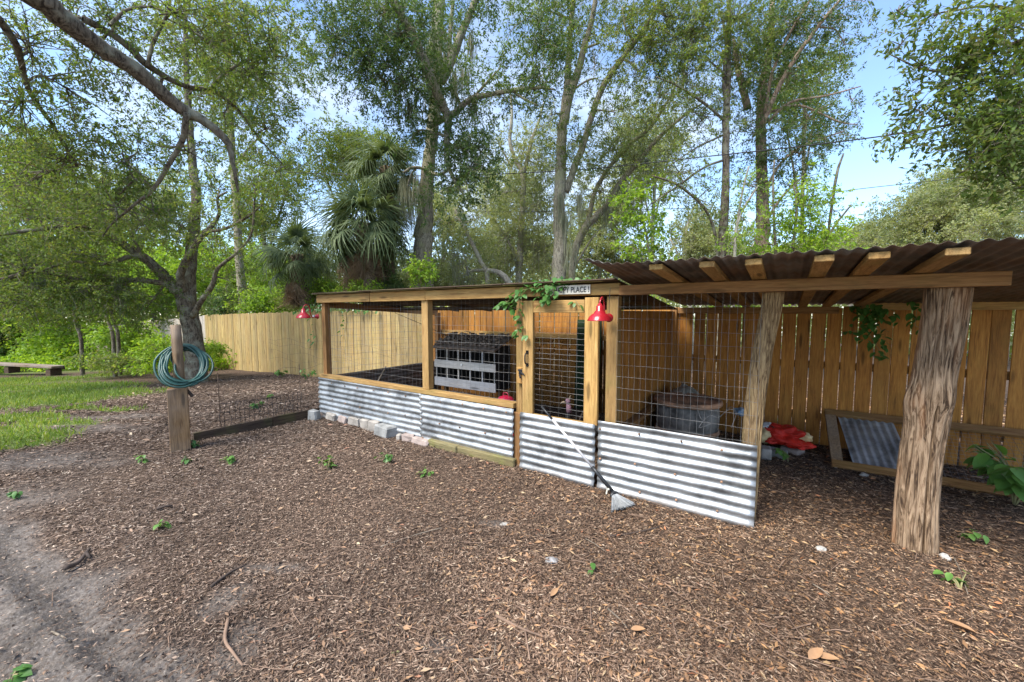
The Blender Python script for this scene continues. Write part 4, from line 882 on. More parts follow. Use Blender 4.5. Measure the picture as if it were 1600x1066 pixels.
# ------------------------------------------------------------------ small things on the ground
def stick(label, pts, rad, mat, name='twig', fork=None):
    w = [G(*p) for p in pts]; o0 = w[0].copy(); z0 = Z(o0); t = thing(name, label, 'twig', (o0.x, o0.y, z0), 0, 'twigs on the mulch')
    P_ = [Vector((p.x-o0.x, p.y-o0.y, Z(p)-z0+rad*1.2+.008)) for p in w]; m = MB(); q = spline(P_, 5) if len(P_) > 2 else [P_[0], (P_[0]+P_[1])/2+Vector((0, 0, .006)), P_[1]]
    m.tube([Vector(p) for p in q], list(np.linspace(rad, rad*.5, len(q))), 7)
    m.build('stem', mat, t, True)
    if fork:
        f = [G(*p) for p in fork]; m = MB(); m.tube([Vector((p.x-o0.x, p.y-o0.y, Z(p)-z0+rad+.008)) for p in f], [rad*.7, rad*.35], 6); m.build('side_twig', mat, t, True)
STICKS = [([(102, 892), (122, 880), (140, 862)], .018, 'twig_dark', 'dark rotten stick on the mulch above the sandy track', [(135, 868), (141, 874)]), ([(357, 975), (352, 1005), (365, 1030), (380, 1050)], .0095, 'twig', 'pale curved root lying on sand at the lower left', [(352, 1000), (346, 1012)]), ([(775, 965), (815, 985), (850, 1000)], .009, 'twig', 'reddish brown stick on leaf litter near the bottom middle', [(820, 985), (828, 1035)]), ([(733, 1037), (755, 1033), (772, 1030)], .006, 'twig_pale', 'short pale twig lying left of the reddish stick', [(772, 1030), (776, 990)]),
          ([(950, 840), (985, 835), (1030, 824)], .008, 'twig_dark', 'long thin dark twig in front of the corrugated panel', None), ([(915, 842), (945, 862)], .004, 'twig_pale', 'straight pale twig in the mulch below the broom', None), ([(245, 800), (270, 795)], .013, 'twig_dark', 'dark chip of wood below the hose post', None), ([(330, 923), (360, 900), (385, 885)], .01, 'twig_dark', 'dark twig along the sand edge', None), ([(595, 860), (650, 840), (690, 830)], .005, 'twig_pale', 'thin greyish twig in the middle of the mulch', None), ([(1270, 915), (1300, 935)], .004, 'twig_pale', 'thin twig below the white rock', None), ([(1490, 880), (1500, 905), (1512, 935)], .004, 'twig_pale', 'thin pale twig beside the green sprig', None), ([(80, 985), (110, 1000)], .006, 'twig_pale', 'pale twig on the sandy track', None), ([(950, 955), (980, 985)], .005, 'twig_pale', 'pale twig in leaf litter right of the reddish stick', None)]
for p, r, mt, lab, fk in STICKS: stick(lab, p, r, mt, 'twig', fk)
def twig_litter():
    n = 900; x, y, r = scatter(n, 1.4, 9); k = RNG.random(n) < keep_m(x, y); m = MB(); rr = random.Random(12)
    for a, b in zip(x[k], y[k]):
        L = rr.uniform(.05, .2)*rr.uniform(.5, 1.2); th = rr.uniform(0, 6.28); d = Vector((math.cos(th), math.sin(th), 0)); q = Vector((a, b, 0)); e = q+d*L; mid = (q+e)/2+Vector((-d.y, d.x, 0))*L*rr.uniform(-.12, .12)
        pts = [Vector((v.x, v.y, Z(v)+.018+rr.uniform(0, .012))) for v in (q, mid, e)]; rad = rr.uniform(.0015, .0035); m.tube(pts, [rad, rad*.9, rad*.6], 4, False)
    tag(m.build('twig_litter', 'twig', None), kind='stuff')
twig_litter()
def rock(px, py, size, mat, lab, seed, nm='rock'):
    p = G(px, py); size = tuple(q*.62 for q in size); t = noisy_lump(nm, mat, (p.x, p.y, Z(p)+size[2]*.5), size, seed, .45, None, 2); t.data.polygons.foreach_set('use_smooth', np.zeros(len(t.data.polygons), bool)); tag(t, lab, nm.split('_')[-1]); return t
rock(1283, 861, (.055, .04, .03), 'white_rock', 'white angular rock on the mulch left of the big log', 3)
rock(862, 878, (.075, .06, .025), 'rag_grey', 'grey ragged scrap lying in the middle of the mulch', 5, 'debris_scrap')
rock(888, 802, (.06, .035, .02), 'twig_dark', 'dark charred scrap on the mulch left of the broom', 6, 'debris_scrap')
rock(788, 820, (.05, .03, .015), 'white_rock', 'small pale stone on the mulch below the mossy timber', 7)
rock(1350, 743, (.06, .05, .03), 'concrete', 'grey stone at the foot of the old gate', 9)
rock(1475, 880, (.05, .05, .03), 'white_rock', 'pale stone at the foot of the big log', 10)
for (px, py, sz, yaw, lab) in ((1528, 1000, .17, 2.6, 'large curled tan leaf at the lower right'), (1263, 1035, .14, .4, 'reddish brown dead leaf at the bottom right'), (1275, 1030, .12, -.4, 'copper dead leaf crossing the reddish brown one'), (860, 938, .1, .8, 'tan forked dead leaf in the bottom middle'), (985, 990, .1, -.2, 'yellowish curled dead leaf right of the reddish stick')):
    me = leaf_mesh('dead_leaf', 'dead_leaf', Wd=.42, cup=.6, drop=-.15); o = bpy.data.objects.new('dead_leaf', me); COL.objects.link(o); p = G(px, py); o.location = (p.x, p.y, Z(p)+.022); o.scale = (sz*.75,)*3; o.rotation_euler = (.15, -.05, yaw); tag(o, lab, 'leaf', 'large dead leaves')

# ------------------------------------------------------------------ trees
LEAFTOTAL = [0]; COVX = .76
def tree(name, label, bark, leaf, limbs, clumps, Lpx=7.5, asp=.38, seed=0, moss=(), group=None, per=16, cov=1.0, droop=.25, cat='tree', twig_r=.010):
    """limbs: [(px, py, Y, width_px), ...]; clumps: (px, py, Y, rx_px, ry_px, coverage). First limb is the trunk."""
    Lpx *= .76; rr = np.random.default_rng(1000+seed); base = D(*limbs[0][0][:3]); org = Vector((base.x, base.y, min(base.z, float(terr0(base.x, base.y)))))
    t = thing(name, label, cat, org, 0, group); allp = []
    for li, lm in enumerate(limbs):
        pts = [D(p[0], p[1], p[2]) for p in lm]; rad = [p[3]*p[2]/FPX/2*(.68 if seed in (1, 2) else .76) for p in lm]
        if li == 0:
            f = pts[0].copy(); f.z = org.z-.1
            if pts[0].z-org.z > .3: pts = [f]+pts; rad = [rad[0]*1.15]+rad
        PR = spline([tuple(p-org)+(r,) for p, r in zip(pts, rad)], 6); q = PR[:, :3]; rd = np.maximum(.006, PR[:, 3])
        if len(q) > 3: q[1:-1] += rr.normal(size=(len(q)-2, 3))*rd[1:-1, None]*.07
        n = 14 if rd.max() > .1 else 8
        m = MB(); m.tube([Vector(p) for p in q], list(rd), n); o = m.build('trunk' if li == 0 else 'limb', bark, t, True)
        if rd.max() > .07:
            co = np.empty(len(o.data.vertices)*3, np.float32); o.data.vertices.foreach_get('co', co); co = co.reshape(-1, 3)
            cen = np.repeat(q, n, 0); off = co-cen; w = 1 + .16*(fbm(co[:, 0]*7+co[:, 1]*5, co[:, 2]*2.2, seed)-.5) + .16*(fbm(co[:, 0]*16, co[:, 1]*16+co[:, 2]*6, seed+3)-.5)
            o.data.vertices.foreach_set('co', (cen+off*w[:, None]).astype(np.float32).ravel())
        allp += [(p, r) for p, r in zip(q, rd)]
    AP = np.array([p for p, r in allp]); AR = np.array([r for p, r in allp])
    m = MB(); C = []; Dr = []; Nn = []; LL = []; mossp = []
    for (px, py, Yd, rx, ry, cv) in clumps:
        rx, ry, cv = rx*1.38, ry*1.38, cv*COVX; c = np.array(D(px, py, Yd)-org); k = Yd/FPX; R3 = np.array([rx*k, max(rx, ry)*k*.75, ry*k])
        n = cv*cov*math.pi*rx*ry/(.5*Lpx*Lpx*asp*.62); ns = max(3, int(n/per))
        dd = np.linalg.norm(AP-c, axis=1) + np.where(AP[:, 2] > c[2]+.6, .6, 0); j = int(dd.argmin()); a = AP[j]; r0 = min(AR[j]*.55, .045+.0)
        mid = (a+c)/2 + rr.normal(size=3)*.10*np.linalg.norm(c-a) + np.array([0, 0, .08*np.linalg.norm(c-a)])
        br = spline([a, mid, c], 6)
        m.tube([Vector(p) for p in br], list(np.linspace(max(r0, .012), .008, len(br))), 6, False)
        g = rr.normal(size=(ns, 3)); g = unit(g)*(rr.random(ns)[:, None]**.45); sp = c + g*R3
        # sub-branches to a few spray groups
        nb = min(ns, max(3, int(ns/7))); hub = sp[rr.choice(ns, nb, replace=False)]
        for h in hub:
            s0 = br[rr.integers(len(br)//2, len(br))]; mm = (s0+h)/2+rr.normal(size=3)*.08*np.linalg.norm(h-s0)+np.array([0, 0, .05])
            m.tube([Vector(p) for p in spline([s0, mm, h], 3)], [twig_r, twig_r*.85, twig_r*.7, twig_r*.55, twig_r*.45, twig_r*.35, twig_r*.3][:7], 4, False)
            if rr.random() < .5: mossp.append(h)
        # pull sprays towards hubs to leave gaps
        di = ((sp[:, None]-hub[None])**2).sum(-1).argmin(1); sp = sp + (hub[di]-sp)*.28*rr.random(ns)[:, None]
        ax = unit(g*.7 + rr.normal(size=(ns, 3))*.55 + np.array([0, 0, -droop]))
        Lm = Lpx*k; tl = Lm*per*.22
        u = rr.random((ns, per)); cc = sp[:, None]+ax[:, None]*(u[..., None]-.3)*tl + rr.normal(size=(ns, per, 3))*Lm*.38
        dr = ax[:, None]*.6 + rr.normal(size=(ns, per, 3))*.75 + np.array([0, 0, -droop*.8])
        C.append(cc.reshape(-1, 3)); Dr.append(dr.reshape(-1, 3)); Nn.append((rr.normal(size=(ns*per, 3))*.8+np.array([0, -.1, .9]))); LL.append(Lm*(.6+.7*rr.random(ns*per)))
        e1 = sp-ax*tl*.3; e2 = sp+ax*tl*.7
        for p, q_ in list(zip(e1, e2))[:400]:
            m.tube([Vector(p), Vector(q_)], [twig_r*.35, twig_r*.2], 3, False)
    if C:
        C, Dr, Nn, LL = map(np.concatenate, (C, Dr, Nn, LL)); LEAFTOTAL[0] += len(C)
        v, q = leaf_quads(C, Dr, Nn, LL, LL*asp*(.8+.4*rr.random(len(LL)))); cr_ = link('crown', npmesh('crown', v, q), leaf, t); cr_['kind'] = 'stuff'
        tw = m.build('twigs', bark, t); tw['kind'] = 'stuff'
    MS = [np.array(D(*q[:3])-org) for q in moss]
    if MS:
        C = []; Dr = []; LL = []
        for q, (px, py, Yd, w, L) in zip(MS, moss):
            k = Yd/FPX; n = 70
            C.append(q + rr.normal(size=(n, 3))*np.array([w*k*.4, w*k*.4, w*k*.25])); Dr.append(rr.normal(size=(n, 3))*.09+np.array([0, 0, -1])); LL.append(L*k*(.35+.75*rr.random(n)))
        C, Dr, LL = map(np.concatenate, (C, Dr, LL)); v, q = leaf_quads(C, Dr, rr.normal(size=C.shape), LL, np.full(len(LL), .016)+.004*LL); o = link('moss', npmesh('moss', v, q), 'moss', t); o['kind'] = 'stuff'
    return t

# left live oak in front of the fence
tree('oak_tree', 'spreading oak with low crooked limbs behind the hose post', 'bark_oak', 'leaf_oak', [
    [(305, 560, 10.6, 42), (298, 500, 10.6, 36), (290, 465, 10.6, 38), (296, 420, 10.7, 26), (302, 370, 10.8, 22), (306, 310, 11, 19), (300, 240, 11.2, 15), (293, 150, 11.4, 12), (290, 60, 11.6, 9), (288, -40, 12, 6)],
    [(287, 462, 10.6, 30), (262, 438, 10.4, 24), (235, 410, 10.2, 20), (205, 390, 10, 18), (180, 374, 9.8, 14), (150, 360, 9.5, 10), (100, 355, 9, 8), (0, 366, 8.5, 8), (-60, 372, 8.3, 6)],
    [(275, 448, 10.5, 14), (240, 440, 10.2, 12), (190, 437, 9.9, 11), (130, 437, 9.6, 9), (60, 425, 9.2, 9), (0, 438, 8.8, 9), (-50, 450, 8.5, 6)],
    [(225, 400, 10.1, 11), (200, 402, 9.9, 10), (165, 413, 9.6, 8), (110, 410, 9.4, 6), (60, 425, 9.2, 4)],
    [(288, 455, 10.5, 18), (282, 430, 10.3, 16), (300, 390, 10.1, 12), (325, 360, 10, 10), (342, 335, 9.9, 7), (340, 310, 9.8, 5), (355, 300, 9.7, 4)],
    [(318, 362, 10, 8), (350, 358, 9.9, 7), (385, 340, 9.8, 5), (410, 320, 9.7, 3)],
    [(300, 495, 10.4, 12), (315, 470, 10.2, 11), (332, 445, 10, 10), (340, 420, 9.9, 8), (370, 395, 9.8, 6), (393, 365, 9.7, 5), (398, 310, 9.6, 4), (405, 270, 9.5, 3)],
    [(262, 440, 10.4, 9), (235, 415, 10, 8), (215, 385, 9.8, 6), (205, 370, 9.6, 4)],
    [(190, 437, 9.9, 7), (150, 430, 9.8, 6), (100, 438, 9.6, 5), (35, 462, 9.4, 4)]],
    [(60, 330, 8.8, 95, 55, 1.0), (160, 330, 9.4, 80, 50, 1.0), (230, 330, 10, 60, 50, .9), (40, 420, 9, 70, 45, 1.1), (110, 455, 9.6, 80, 45, 1.3), (190, 460, 9.9, 60, 40, 1.2), (150, 400, 9.6, 60, 35, .9), (20, 480, 9, 60, 40, 1.2), (230, 480, 10.2, 45, 30, .8),
     (340, 380, 10, 45, 40, .7), (375, 340, 9.9, 40, 45, .7), (395, 290, 9.7, 40, 45, .7), (330, 290, 10.2, 45, 40, .6), (280, 350, 10.5, 45, 45, .7), (360, 440, 10, 30, 30, .5), (250, 230, 11, 60, 60, .6), (330, 150, 11.3, 60, 60, .6), (290, 80, 11.5, 80, 60, .7)],
    cov=.68, Lpx=6.5, seed=1, moss=[(186, 437, 9.8, 6, 60), (192, 440, 9.8, 5, 40), (265, 300, 10.4, 9, 50), (60, 430, 9.2, 7, 35), (130, 440, 9.6, 8, 40)])
# overhanging limb from a tree left of the camera
tree('oak_tree', 'large mossy oak limb slanting down across the upper left from a tree outside', 'bark_oak', 'leaf_oak', [
    [(-520, 500, 3.6, 120), (-460, 200, 3.6, 100), (-250, -60, 3.7, 80), (-60, -70, 3.9, 64), (60, 0, 4.3, 46), (140, 62, 4.7, 38), (215, 112, 5.1, 32), (280, 168, 5.5, 27), (320, 190, 5.7, 20), (355, 222, 5.9, 15), (365, 260, 6, 9), (372, 300, 6.1, 5)],
    [(292, 176, 5.5, 13), (286, 215, 5.6, 12), (265, 255, 5.7, 10), (240, 295, 5.8, 8), (210, 320, 5.9, 6), (175, 350, 6, 4), (160, 370, 6, 3)],
    [(130, 30, 4.9, 16), (185, 60, 5.2, 14), (235, 105, 5.5, 14), (290, 135, 5.9, 11), (330, 142, 6.2, 9), (370, 170, 6.5, 7), (400, 210, 6.8, 4), (440, 255, 7, 3)],
    [(328, 140, 6.2, 8), (355, 112, 6.3, 7), (395, 92, 6.5, 5), (450, 88, 6.7, 3)], [(230, 104, 5.4, 8), (240, 65, 5.5, 7), (262, 20, 5.6, 5), (270, -40, 5.7, 4)], [(170, 40, 4.9, 7), (200, 15, 5, 6), (240, 10, 5.2, 4)],
    [(-60, -30, 4.2, 22), (20, 60, 4.7, 14), (45, 140, 5.2, 10), (85, 200, 5.6, 7), (120, 260, 5.9, 5)], [(240, 295, 5.8, 5), (215, 280, 5.8, 5), (185, 305, 5.9, 3)]],
    [(40, 60, 5.0, 70, 60, .9), (30, 160, 5.4, 65, 60, 1.0), (90, 250, 5.8, 80, 60, 1.0), (20, 290, 6, 55, 50, .8), (140, 160, 5.4, 60, 50, .7), (190, 240, 5.8, 60, 50, 1.0), (180, 320, 6, 60, 40, .8), (140, 100, 5.2, 50, 35, .6), (240, 150, 5.6, 35, 30, .4), (330, 70, 5.8, 60, 50, 1.0), (270, 20, 5.5, 70, 40, 1.0), (390, 120, 6.5, 60, 50, 1.0), (300, 240, 5.8, 45, 40, .6), (420, 60, 6.5, 55, 50, .9), (350, 180, 6.2, 40, 30, .5), (420, 200, 6.8, 55, 40, .8), (180, 30, 5.1, 60, 40, .8), (100, 20, 4.9, 50, 30, .8), (370, 20, 6, 60, 40, 1.0), (240, 330, 6, 35, 30, .5), (430, 270, 7, 45, 35, .6)],
    cov=.62, Lpx=8.0, seed=2)
# tall thin trunks behind the fence at left
tree('slender_tree', 'tall straight slender tree behind the pale fence right of the oak', 'bark_mossy', 'leaf_oak', [[(381, 490, 15.5, 17), (375, 420, 15.5, 15), (368, 300, 15.5, 14), (360, 200, 15.6, 12), (357, 100, 15.8, 10), (352, 0, 16, 8), (350, -60, 16, 6)], [(366, 260, 15.5, 5), (395, 225, 15.3, 4), (420, 200, 15.2, 2)]],
     [(370, 150, 15.5, 70, 50, .7), (345, 60, 15.8, 70, 60, .8), (400, 240, 15.3, 50, 40, .5), (420, 120, 15.5, 60, 60, .7)], Lpx=5.5, seed=3)
# big oak in the middle
tree('oak_tree', 'big moss hung oak with a hollow scarred trunk behind the middle of the coop', 'bark_mossy', 'leaf_dark', [
    [(664, 500, 14, 46), (662, 440, 14, 40), (661, 380, 14, 37), (664, 340, 14, 33), (668, 280, 14, 27), (674, 220, 14, 25), (680, 160, 14, 24), (678, 100, 14.2, 28), (682, 50, 14.4, 24), (690, -20, 14.6, 20)],
    [(700, 210, 12, 12), (698, 180, 12, 17), (680, 140, 11.5, 19), (665, 100, 11.2, 18), (645, 55, 11, 17), (622, 15, 10.8, 16), (600, -30, 10.6, 14)],
    [(690, 130, 13, 14), (705, 95, 13, 17), (718, 60, 13, 15), (735, 20, 13, 13), (752, -20, 13, 11)], [(702, 100, 13, 9), (703, 60, 13, 8), (708, 0, 13.2, 7)],
    [(672, 195, 13, 14), (695, 185, 12.2, 13), (712, 175, 12.2, 12), (735, 155, 12, 11), (770, 147, 11.8, 9), (810, 140, 11.6, 8), (845, 137, 11.5, 6), (865, 140, 11.4, 3)],
    [(800, 142, 11.7, 5), (820, 155, 11.6, 5), (840, 165, 11.5, 3)], [(742, 150, 12, 5), (760, 130, 11.9, 5), (780, 108, 11.8, 3)],
    [(699, 195, 12, 13), (698, 230, 11.9, 11), (700, 258, 11.8, 9), (712, 285, 11.7, 6), (725, 305, 11.7, 4)], [(668, 265, 13.8, 7), (645, 262, 13.5, 6), (630, 270, 13.3, 4)], [(670, 270, 13.8, 7), (690, 272, 13.2, 6), (705, 260, 12.5, 5)],
    [(650, 262, 13.6, 4), (640, 280, 13.5, 4), (628, 330, 13.4, 2)], [(560, 80, 11, 6), (595, 120, 11.5, 5), (605, 140, 11.6, 3)]],
    [(620, 60, 11, 70, 55, 1.1), (570, 100, 11, 60, 50, 1.0), (630, 130, 11.3, 55, 45, 1.0), (520, 60, 10.8, 60, 60, .8), (680, 60, 13, 60, 50, .9), (700, 140, 12.2, 45, 40, .6), (735, 265, 11.7, 45, 40, 1.5), (715, 225, 11.9, 40, 35, 1.1), (750, 230, 11.7, 30, 35, 1.0), (700, 300, 12, 45, 40, .6), (770, 125, 11.8, 35, 25, .6), (835, 120, 11.5, 45, 40, 1.0), (860, 95, 11.5, 35, 30, .7), (800, 160, 11.6, 45, 25, .5), (650, 185, 12, 40, 35, .9), (600, 20, 10.8, 70, 40, 1.0), (740, 165, 12, 35, 25, .6), (760, -20, 13, 50, 40, .8), (780, 90, 11.8, 25, 30, .35), (830, 25, 11.4, 40, 35, .5), (855, 40, 11.3, 45, 45, .5), (640, 220, 12.3, 30, 30, .5)],
    Lpx=6.5, seed=4, moss=[(680, 40, 13, 22, 110), (690, 60, 13, 18, 90), (664, 70, 13.2, 12, 80), (735, 50, 13, 8, 60), (725, 100, 12.8, 10, 60), (740, 150, 12.2, 8, 50), (676, 110, 13, 14, 90), (640, 150, 12, 8, 60), (630, 275, 13.4, 10, 90), (640, 290, 13.4, 10, 80), (650, 270, 13.5, 8, 90), (710, 110, 12.6, 6, 70)])
# middle right: forked grey tree
tree('grey_tree', 'tall mossy grey tree forking into two upright stems right of the middle', 'bark_mossy', 'leaf_oak', [
    [(874, 500, 13, 34), (873, 430, 13, 30), (876, 380, 13, 27), (874, 330, 13, 24), (876, 280, 13, 22), (877, 230, 13, 20), (880, 190, 13, 18), (886, 140, 13, 15), (889, 90, 13, 12), (893, 30, 13, 9), (898, -30, 13, 7)],
    [(882, 190, 13, 15), (890, 150, 12.9, 16), (905, 105, 12.8, 14), (915, 65, 12.7, 12), (925, 30, 12.6, 10), (934, -20, 12.5, 8)],
    [(884, 300, 13, 14), (898, 260, 12.9, 13), (912, 225, 12.8, 13), (925, 180, 12.7, 12), (940, 140, 12.6, 12), (960, 108, 12.4, 11), (985, 75, 12.2, 10), (1010, 40, 12, 9), (1030, 5, 11.8, 8), (1042, -20, 11.7, 6)],
    [(915, 75, 12.7, 5), (935, 68, 12.5, 4)], [(900, 137, 12.8, 4), (920, 125, 12.6, 4), (935, 122, 12.5, 2)], [(990, 65, 12.2, 5), (978, 45, 12, 4), (972, 10, 11.9, 3)]],
    [(900, 40, 12.8, 45, 40, .6), (870, 70, 12.8, 40, 40, .6), (930, 100, 12.6, 40, 45, .4), (960, 175, 12.4, 40, 50, .4), (1020, 70, 12, 50, 50, .8), (1050, 30, 11.8, 50, 50, .9), (990, 25, 12, 50, 40, .6), (900, 220, 12.8, 40, 45, .5), (860, 180, 12.8, 35, 35, .3), (940, -10, 12.5, 60, 35, .7), (1000, 120, 12.2, 35, 35, .5), (850, 10, 12.6, 45, 35, .6)], Lpx=5.5, seed=5, moss=[(880, 330, 12.8, 14, 60), (890, 380, 12.8, 14, 50), (905, 300, 12.7, 8, 50), (875, 300, 12.8, 8, 60)])
tree('leaning_tree', 'mossy tree leaning right with a crooked stem beyond the lean-to roof corner', 'bark_mossy', 'leaf_pale', [
    [(893, 450, 15, 14), (898, 395, 15, 15), (915, 355, 14.9, 16), (945, 325, 14.7, 14), (970, 285, 14.5, 12), (1000, 250, 14.3, 10), (1030, 215, 14.1, 8), (1070, 180, 13.9, 5), (1100, 160, 13.7, 3)],
    [(918, 350, 14.9, 10), (930, 300, 14.8, 9), (950, 265, 14.7, 8), (985, 225, 14.5, 8), (1015, 200, 14.3, 7), (1045, 155, 14.1, 5), (1060, 120, 14, 3)], [(896, 420, 15, 4), (920, 380, 14.8, 4), (940, 355, 14.8, 2)]],
    [(960, 230, 14.5, 50, 30, 1.3), (985, 245, 14.4, 40, 35, 1.0), (1000, 190, 14.2, 50, 40, .7), (1050, 200, 14, 50, 40, .6), (940, 300, 14.7, 45, 40, .8), (990, 320, 14.5, 40, 30, .6), (1060, 140, 14, 40, 40, .5), (1080, 80, 14, 40, 50, .5), (920, 255, 14.8, 40, 35, .6), (900, 330, 14.9, 35, 40, .5)], cov=.6, Lpx=5, seed=6, moss=[(975, 285, 14.4, 10, 40), (950, 320, 14.6, 10, 45), (1010, 245, 14.2, 8, 40)])
tree('young_tree', 'pale thin tree with a reddish fork between the two big trunks', 'bark_pale', 'leaf_pale', [
    [(810, 500, 17, 16), (812, 400, 17, 14), (816, 330, 17, 12), (817, 275, 17, 10), (805, 250, 17, 8), (797, 220, 17, 7), (800, 180, 17, 6), (797, 140, 17, 4)],
    [(818, 272, 17, 8), (826, 240, 17, 8), (832, 215, 17, 7), (842, 190, 17, 5), (850, 160, 17, 3)], [(800, 262, 17, 4), (785, 235, 17, 4), (775, 215, 17, 2)], [(815, 420, 17, 6), (790, 370, 17, 5), (770, 340, 17, 3)]],
    [(815, 240, 17, 40, 35, .5), (850, 260, 17, 50, 45, .9), (790, 300, 17, 40, 40, .6), (840, 330, 17, 45, 45, .9), (790, 370, 17, 45, 45, .9), (850, 390, 17, 40, 40, .9), (780, 220, 17, 25, 25, .3), (850, 200, 17, 35, 35, .5), (775, 420, 17, 45, 30, .9)], Lpx=4.6, seed=7, moss=[(820, 350, 16.8, 14, 60), (840, 380, 16.8, 14, 50), (800, 390, 16.8, 14, 50)])
tree('dead_tree', 'bare whitish trunk leaning left among pale foliage with a fallen arched bough', 'bark_pale', 'leaf_pale', [[(762, 440, 15.8, 10), (752, 410, 15.8, 9), (735, 375, 15.8, 8), (720, 345, 15.8, 7), (710, 325, 15.8, 4)], [(800, 450, 15.8, 14), (785, 430, 15.8, 12), (762, 422, 15.8, 9), (735, 424, 15.8, 6), (725, 432, 15.8, 4)], [(735, 445, 15.8, 5), (728, 410, 15.8, 4), (724, 395, 15.8, 2)]],
     [(710, 400, 16, 40, 40, .7), (740, 440, 16, 40, 30, .8), (700, 350, 16, 35, 35, .6), (750, 340, 16, 35, 30, .4)], Lpx=4.8, seed=8, moss=[(720, 425, 15.7, 14, 40), (735, 425, 15.7, 14, 35), (715, 400, 15.7, 12, 50)])
# right side trees
tree('straight_tree', 'tall straight tree with lichened bark rising behind the lean-to roof', 'bark_oak', 'leaf_oak', [
    [(1128, 480, 12, 24), (1129, 400, 12, 18), (1131, 350, 12, 17), (1134, 280, 12, 14), (1134, 200, 12, 13), (1136, 150, 12.1, 12), (1138, 90, 12.2, 11), (1139, 30, 12.3, 9), (1140, -40, 12.4, 7)],
    [(1136, 165, 12, 8), (1131, 130, 12.1, 7), (1134, 70, 12.2, 5), (1128, 20, 12.3, 4)], [(1122, 415, 12, 6), (1117, 365, 11.9, 6), (1100, 325, 11.7, 5), (1060, 290, 11.5, 5), (1020, 275, 11.3, 3)],
    [(1132, 250, 12, 5), (1100, 262, 11.8, 4), (1060, 290, 11.6, 4), (1015, 320, 11.4, 2)], [(1133, 190, 12, 5), (1105, 165, 11.8, 5), (1060, 135, 11.6, 4), (1025, 120, 11.4, 2)], [(1136, 120, 12, 4), (1100, 90, 11.8, 3), (1060, 85, 11.6, 2)], [(1133, 210, 12, 4), (1090, 230, 11.8, 3), (1045, 260, 11.5, 2)]],
    [(1080, 50, 11.8, 55, 45, .9), (1150, 30, 12, 60, 40, .9), (1070, 120, 11.7, 50, 35, .5), (1095, 190, 11.8, 50, 35, .5), (1060, 270, 11.6, 50, 30, .5), (1090, 310, 11.7, 45, 30, .4), (1165, 90, 12, 40, 40, .7), (1030, 155, 11.5, 40, 30, .35), (1100, 140, 11.9, 40, 30, .4)], Lpx=5.5, seed=9)
tree('pine_tree', 'stout reddish barked tree with an upright crown right of the straight trunk', 'bark_pine', 'leaf_dark', [
    [(1188, 480, 13.5, 30), (1190, 400, 13.5, 27), (1192, 350, 13.5, 25), (1191, 300, 13.5, 22), (1190, 250, 13.5, 20), (1188, 190, 13.5, 17), (1192, 130, 13.6, 15), (1203, 80, 13.7, 13), (1206, 20, 13.8, 10), (1208, -40, 14, 7)],
    [(1168, 170, 13, 14), (1160, 135, 13, 12), (1150, 95, 13, 9), (1146, 60, 13, 5)],
    [(1192, 195, 12.8, 9), (1215, 140, 12.5, 9), (1240, 95, 12.2, 8), (1268, 55, 12, 7), (1300, 15, 11.8, 6), (1330, -20, 11.6, 5)], [(1195, 180, 12.8, 6), (1205, 120, 12.5, 6), (1225, 70, 12.3, 5), (1250, 25, 12.1, 4), (1280, -20, 12, 3)],
    [(1200, 190, 12.9, 6), (1235, 160, 12.6, 5), (1290, 150, 12.3, 4), (1345, 135, 12, 2)], [(1205, 175, 12.9, 5), (1250, 165, 12.5, 4), (1310, 190, 12.2, 3), (1340, 195, 12, 2)], [(1195, 300, 13.2, 6), (1220, 255, 12.9, 5), (1260, 225, 12.7, 4), (1320, 205, 12.4, 2)],
    [(1195, 350, 13.2, 6), (1220, 310, 13, 5), (1250, 280, 12.8, 4)]],
    [(1180, 210, 13, 40, 30, .8), (1200, 60, 13.2, 45, 50, 1.1), (1240, 40, 12.3, 50, 45, 1.0), (1290, 30, 12, 50, 30, .6), (1170, 130, 13, 40, 40, .8), (1230, 120, 12.6, 45, 40, .6), (1260, 190, 12.6, 50, 30, .5), (1290, 220, 12.5, 40, 20, .5), (1215, 250, 12.9, 40, 30, .5), (1170, 290, 13, 30, 30, .4), (1320, 70, 12, 40, 30, .35), (1240, 290, 12.8, 35, 30, .5), (1330, 160, 12.2, 30, 25, .25), (1250, 240, 12.6, 40, 30, .5)], Lpx=5.5, seed=10)
tree('sapling', 'thin pale sapling curving up between the straight tree and the reddish trunk', 'bark_pale', 'leaf_bright', [[(1146, 450, 11.5, 7), (1148, 400, 11.5, 6), (1150, 360, 11.5, 6), (1160, 330, 11.5, 5), (1175, 305, 11.5, 4), (1185, 290, 11.5, 3)], [(1151, 355, 11.5, 4), (1160, 300, 11.5, 4), (1170, 260, 11.5, 3)]],
     [(1160, 340, 11.5, 25, 30, .5), (1175, 290, 11.5, 25, 25, .4), (1140, 380, 11.5, 20, 20, .5)], Lpx=5.5, seed=11)
tree('young_tree', 'bushy bright green young tree behind the lean-to roof left of its middle', 'bark_mossy', 'leaf_bright', [[(1018, 480, 12, 8), (1016, 420, 12, 6), (1010, 370, 12, 5), (1000, 330, 12, 3)]],
     [(1000, 310, 12, 30, 25, 1.0), (985, 330, 12, 25, 20, .9), (1010, 365, 12, 30, 30, 1.2), (1025, 400, 12, 25, 20, 1.0), (985, 390, 12, 20, 20, .6)], Lpx=8.5, asp=.5, seed=12)
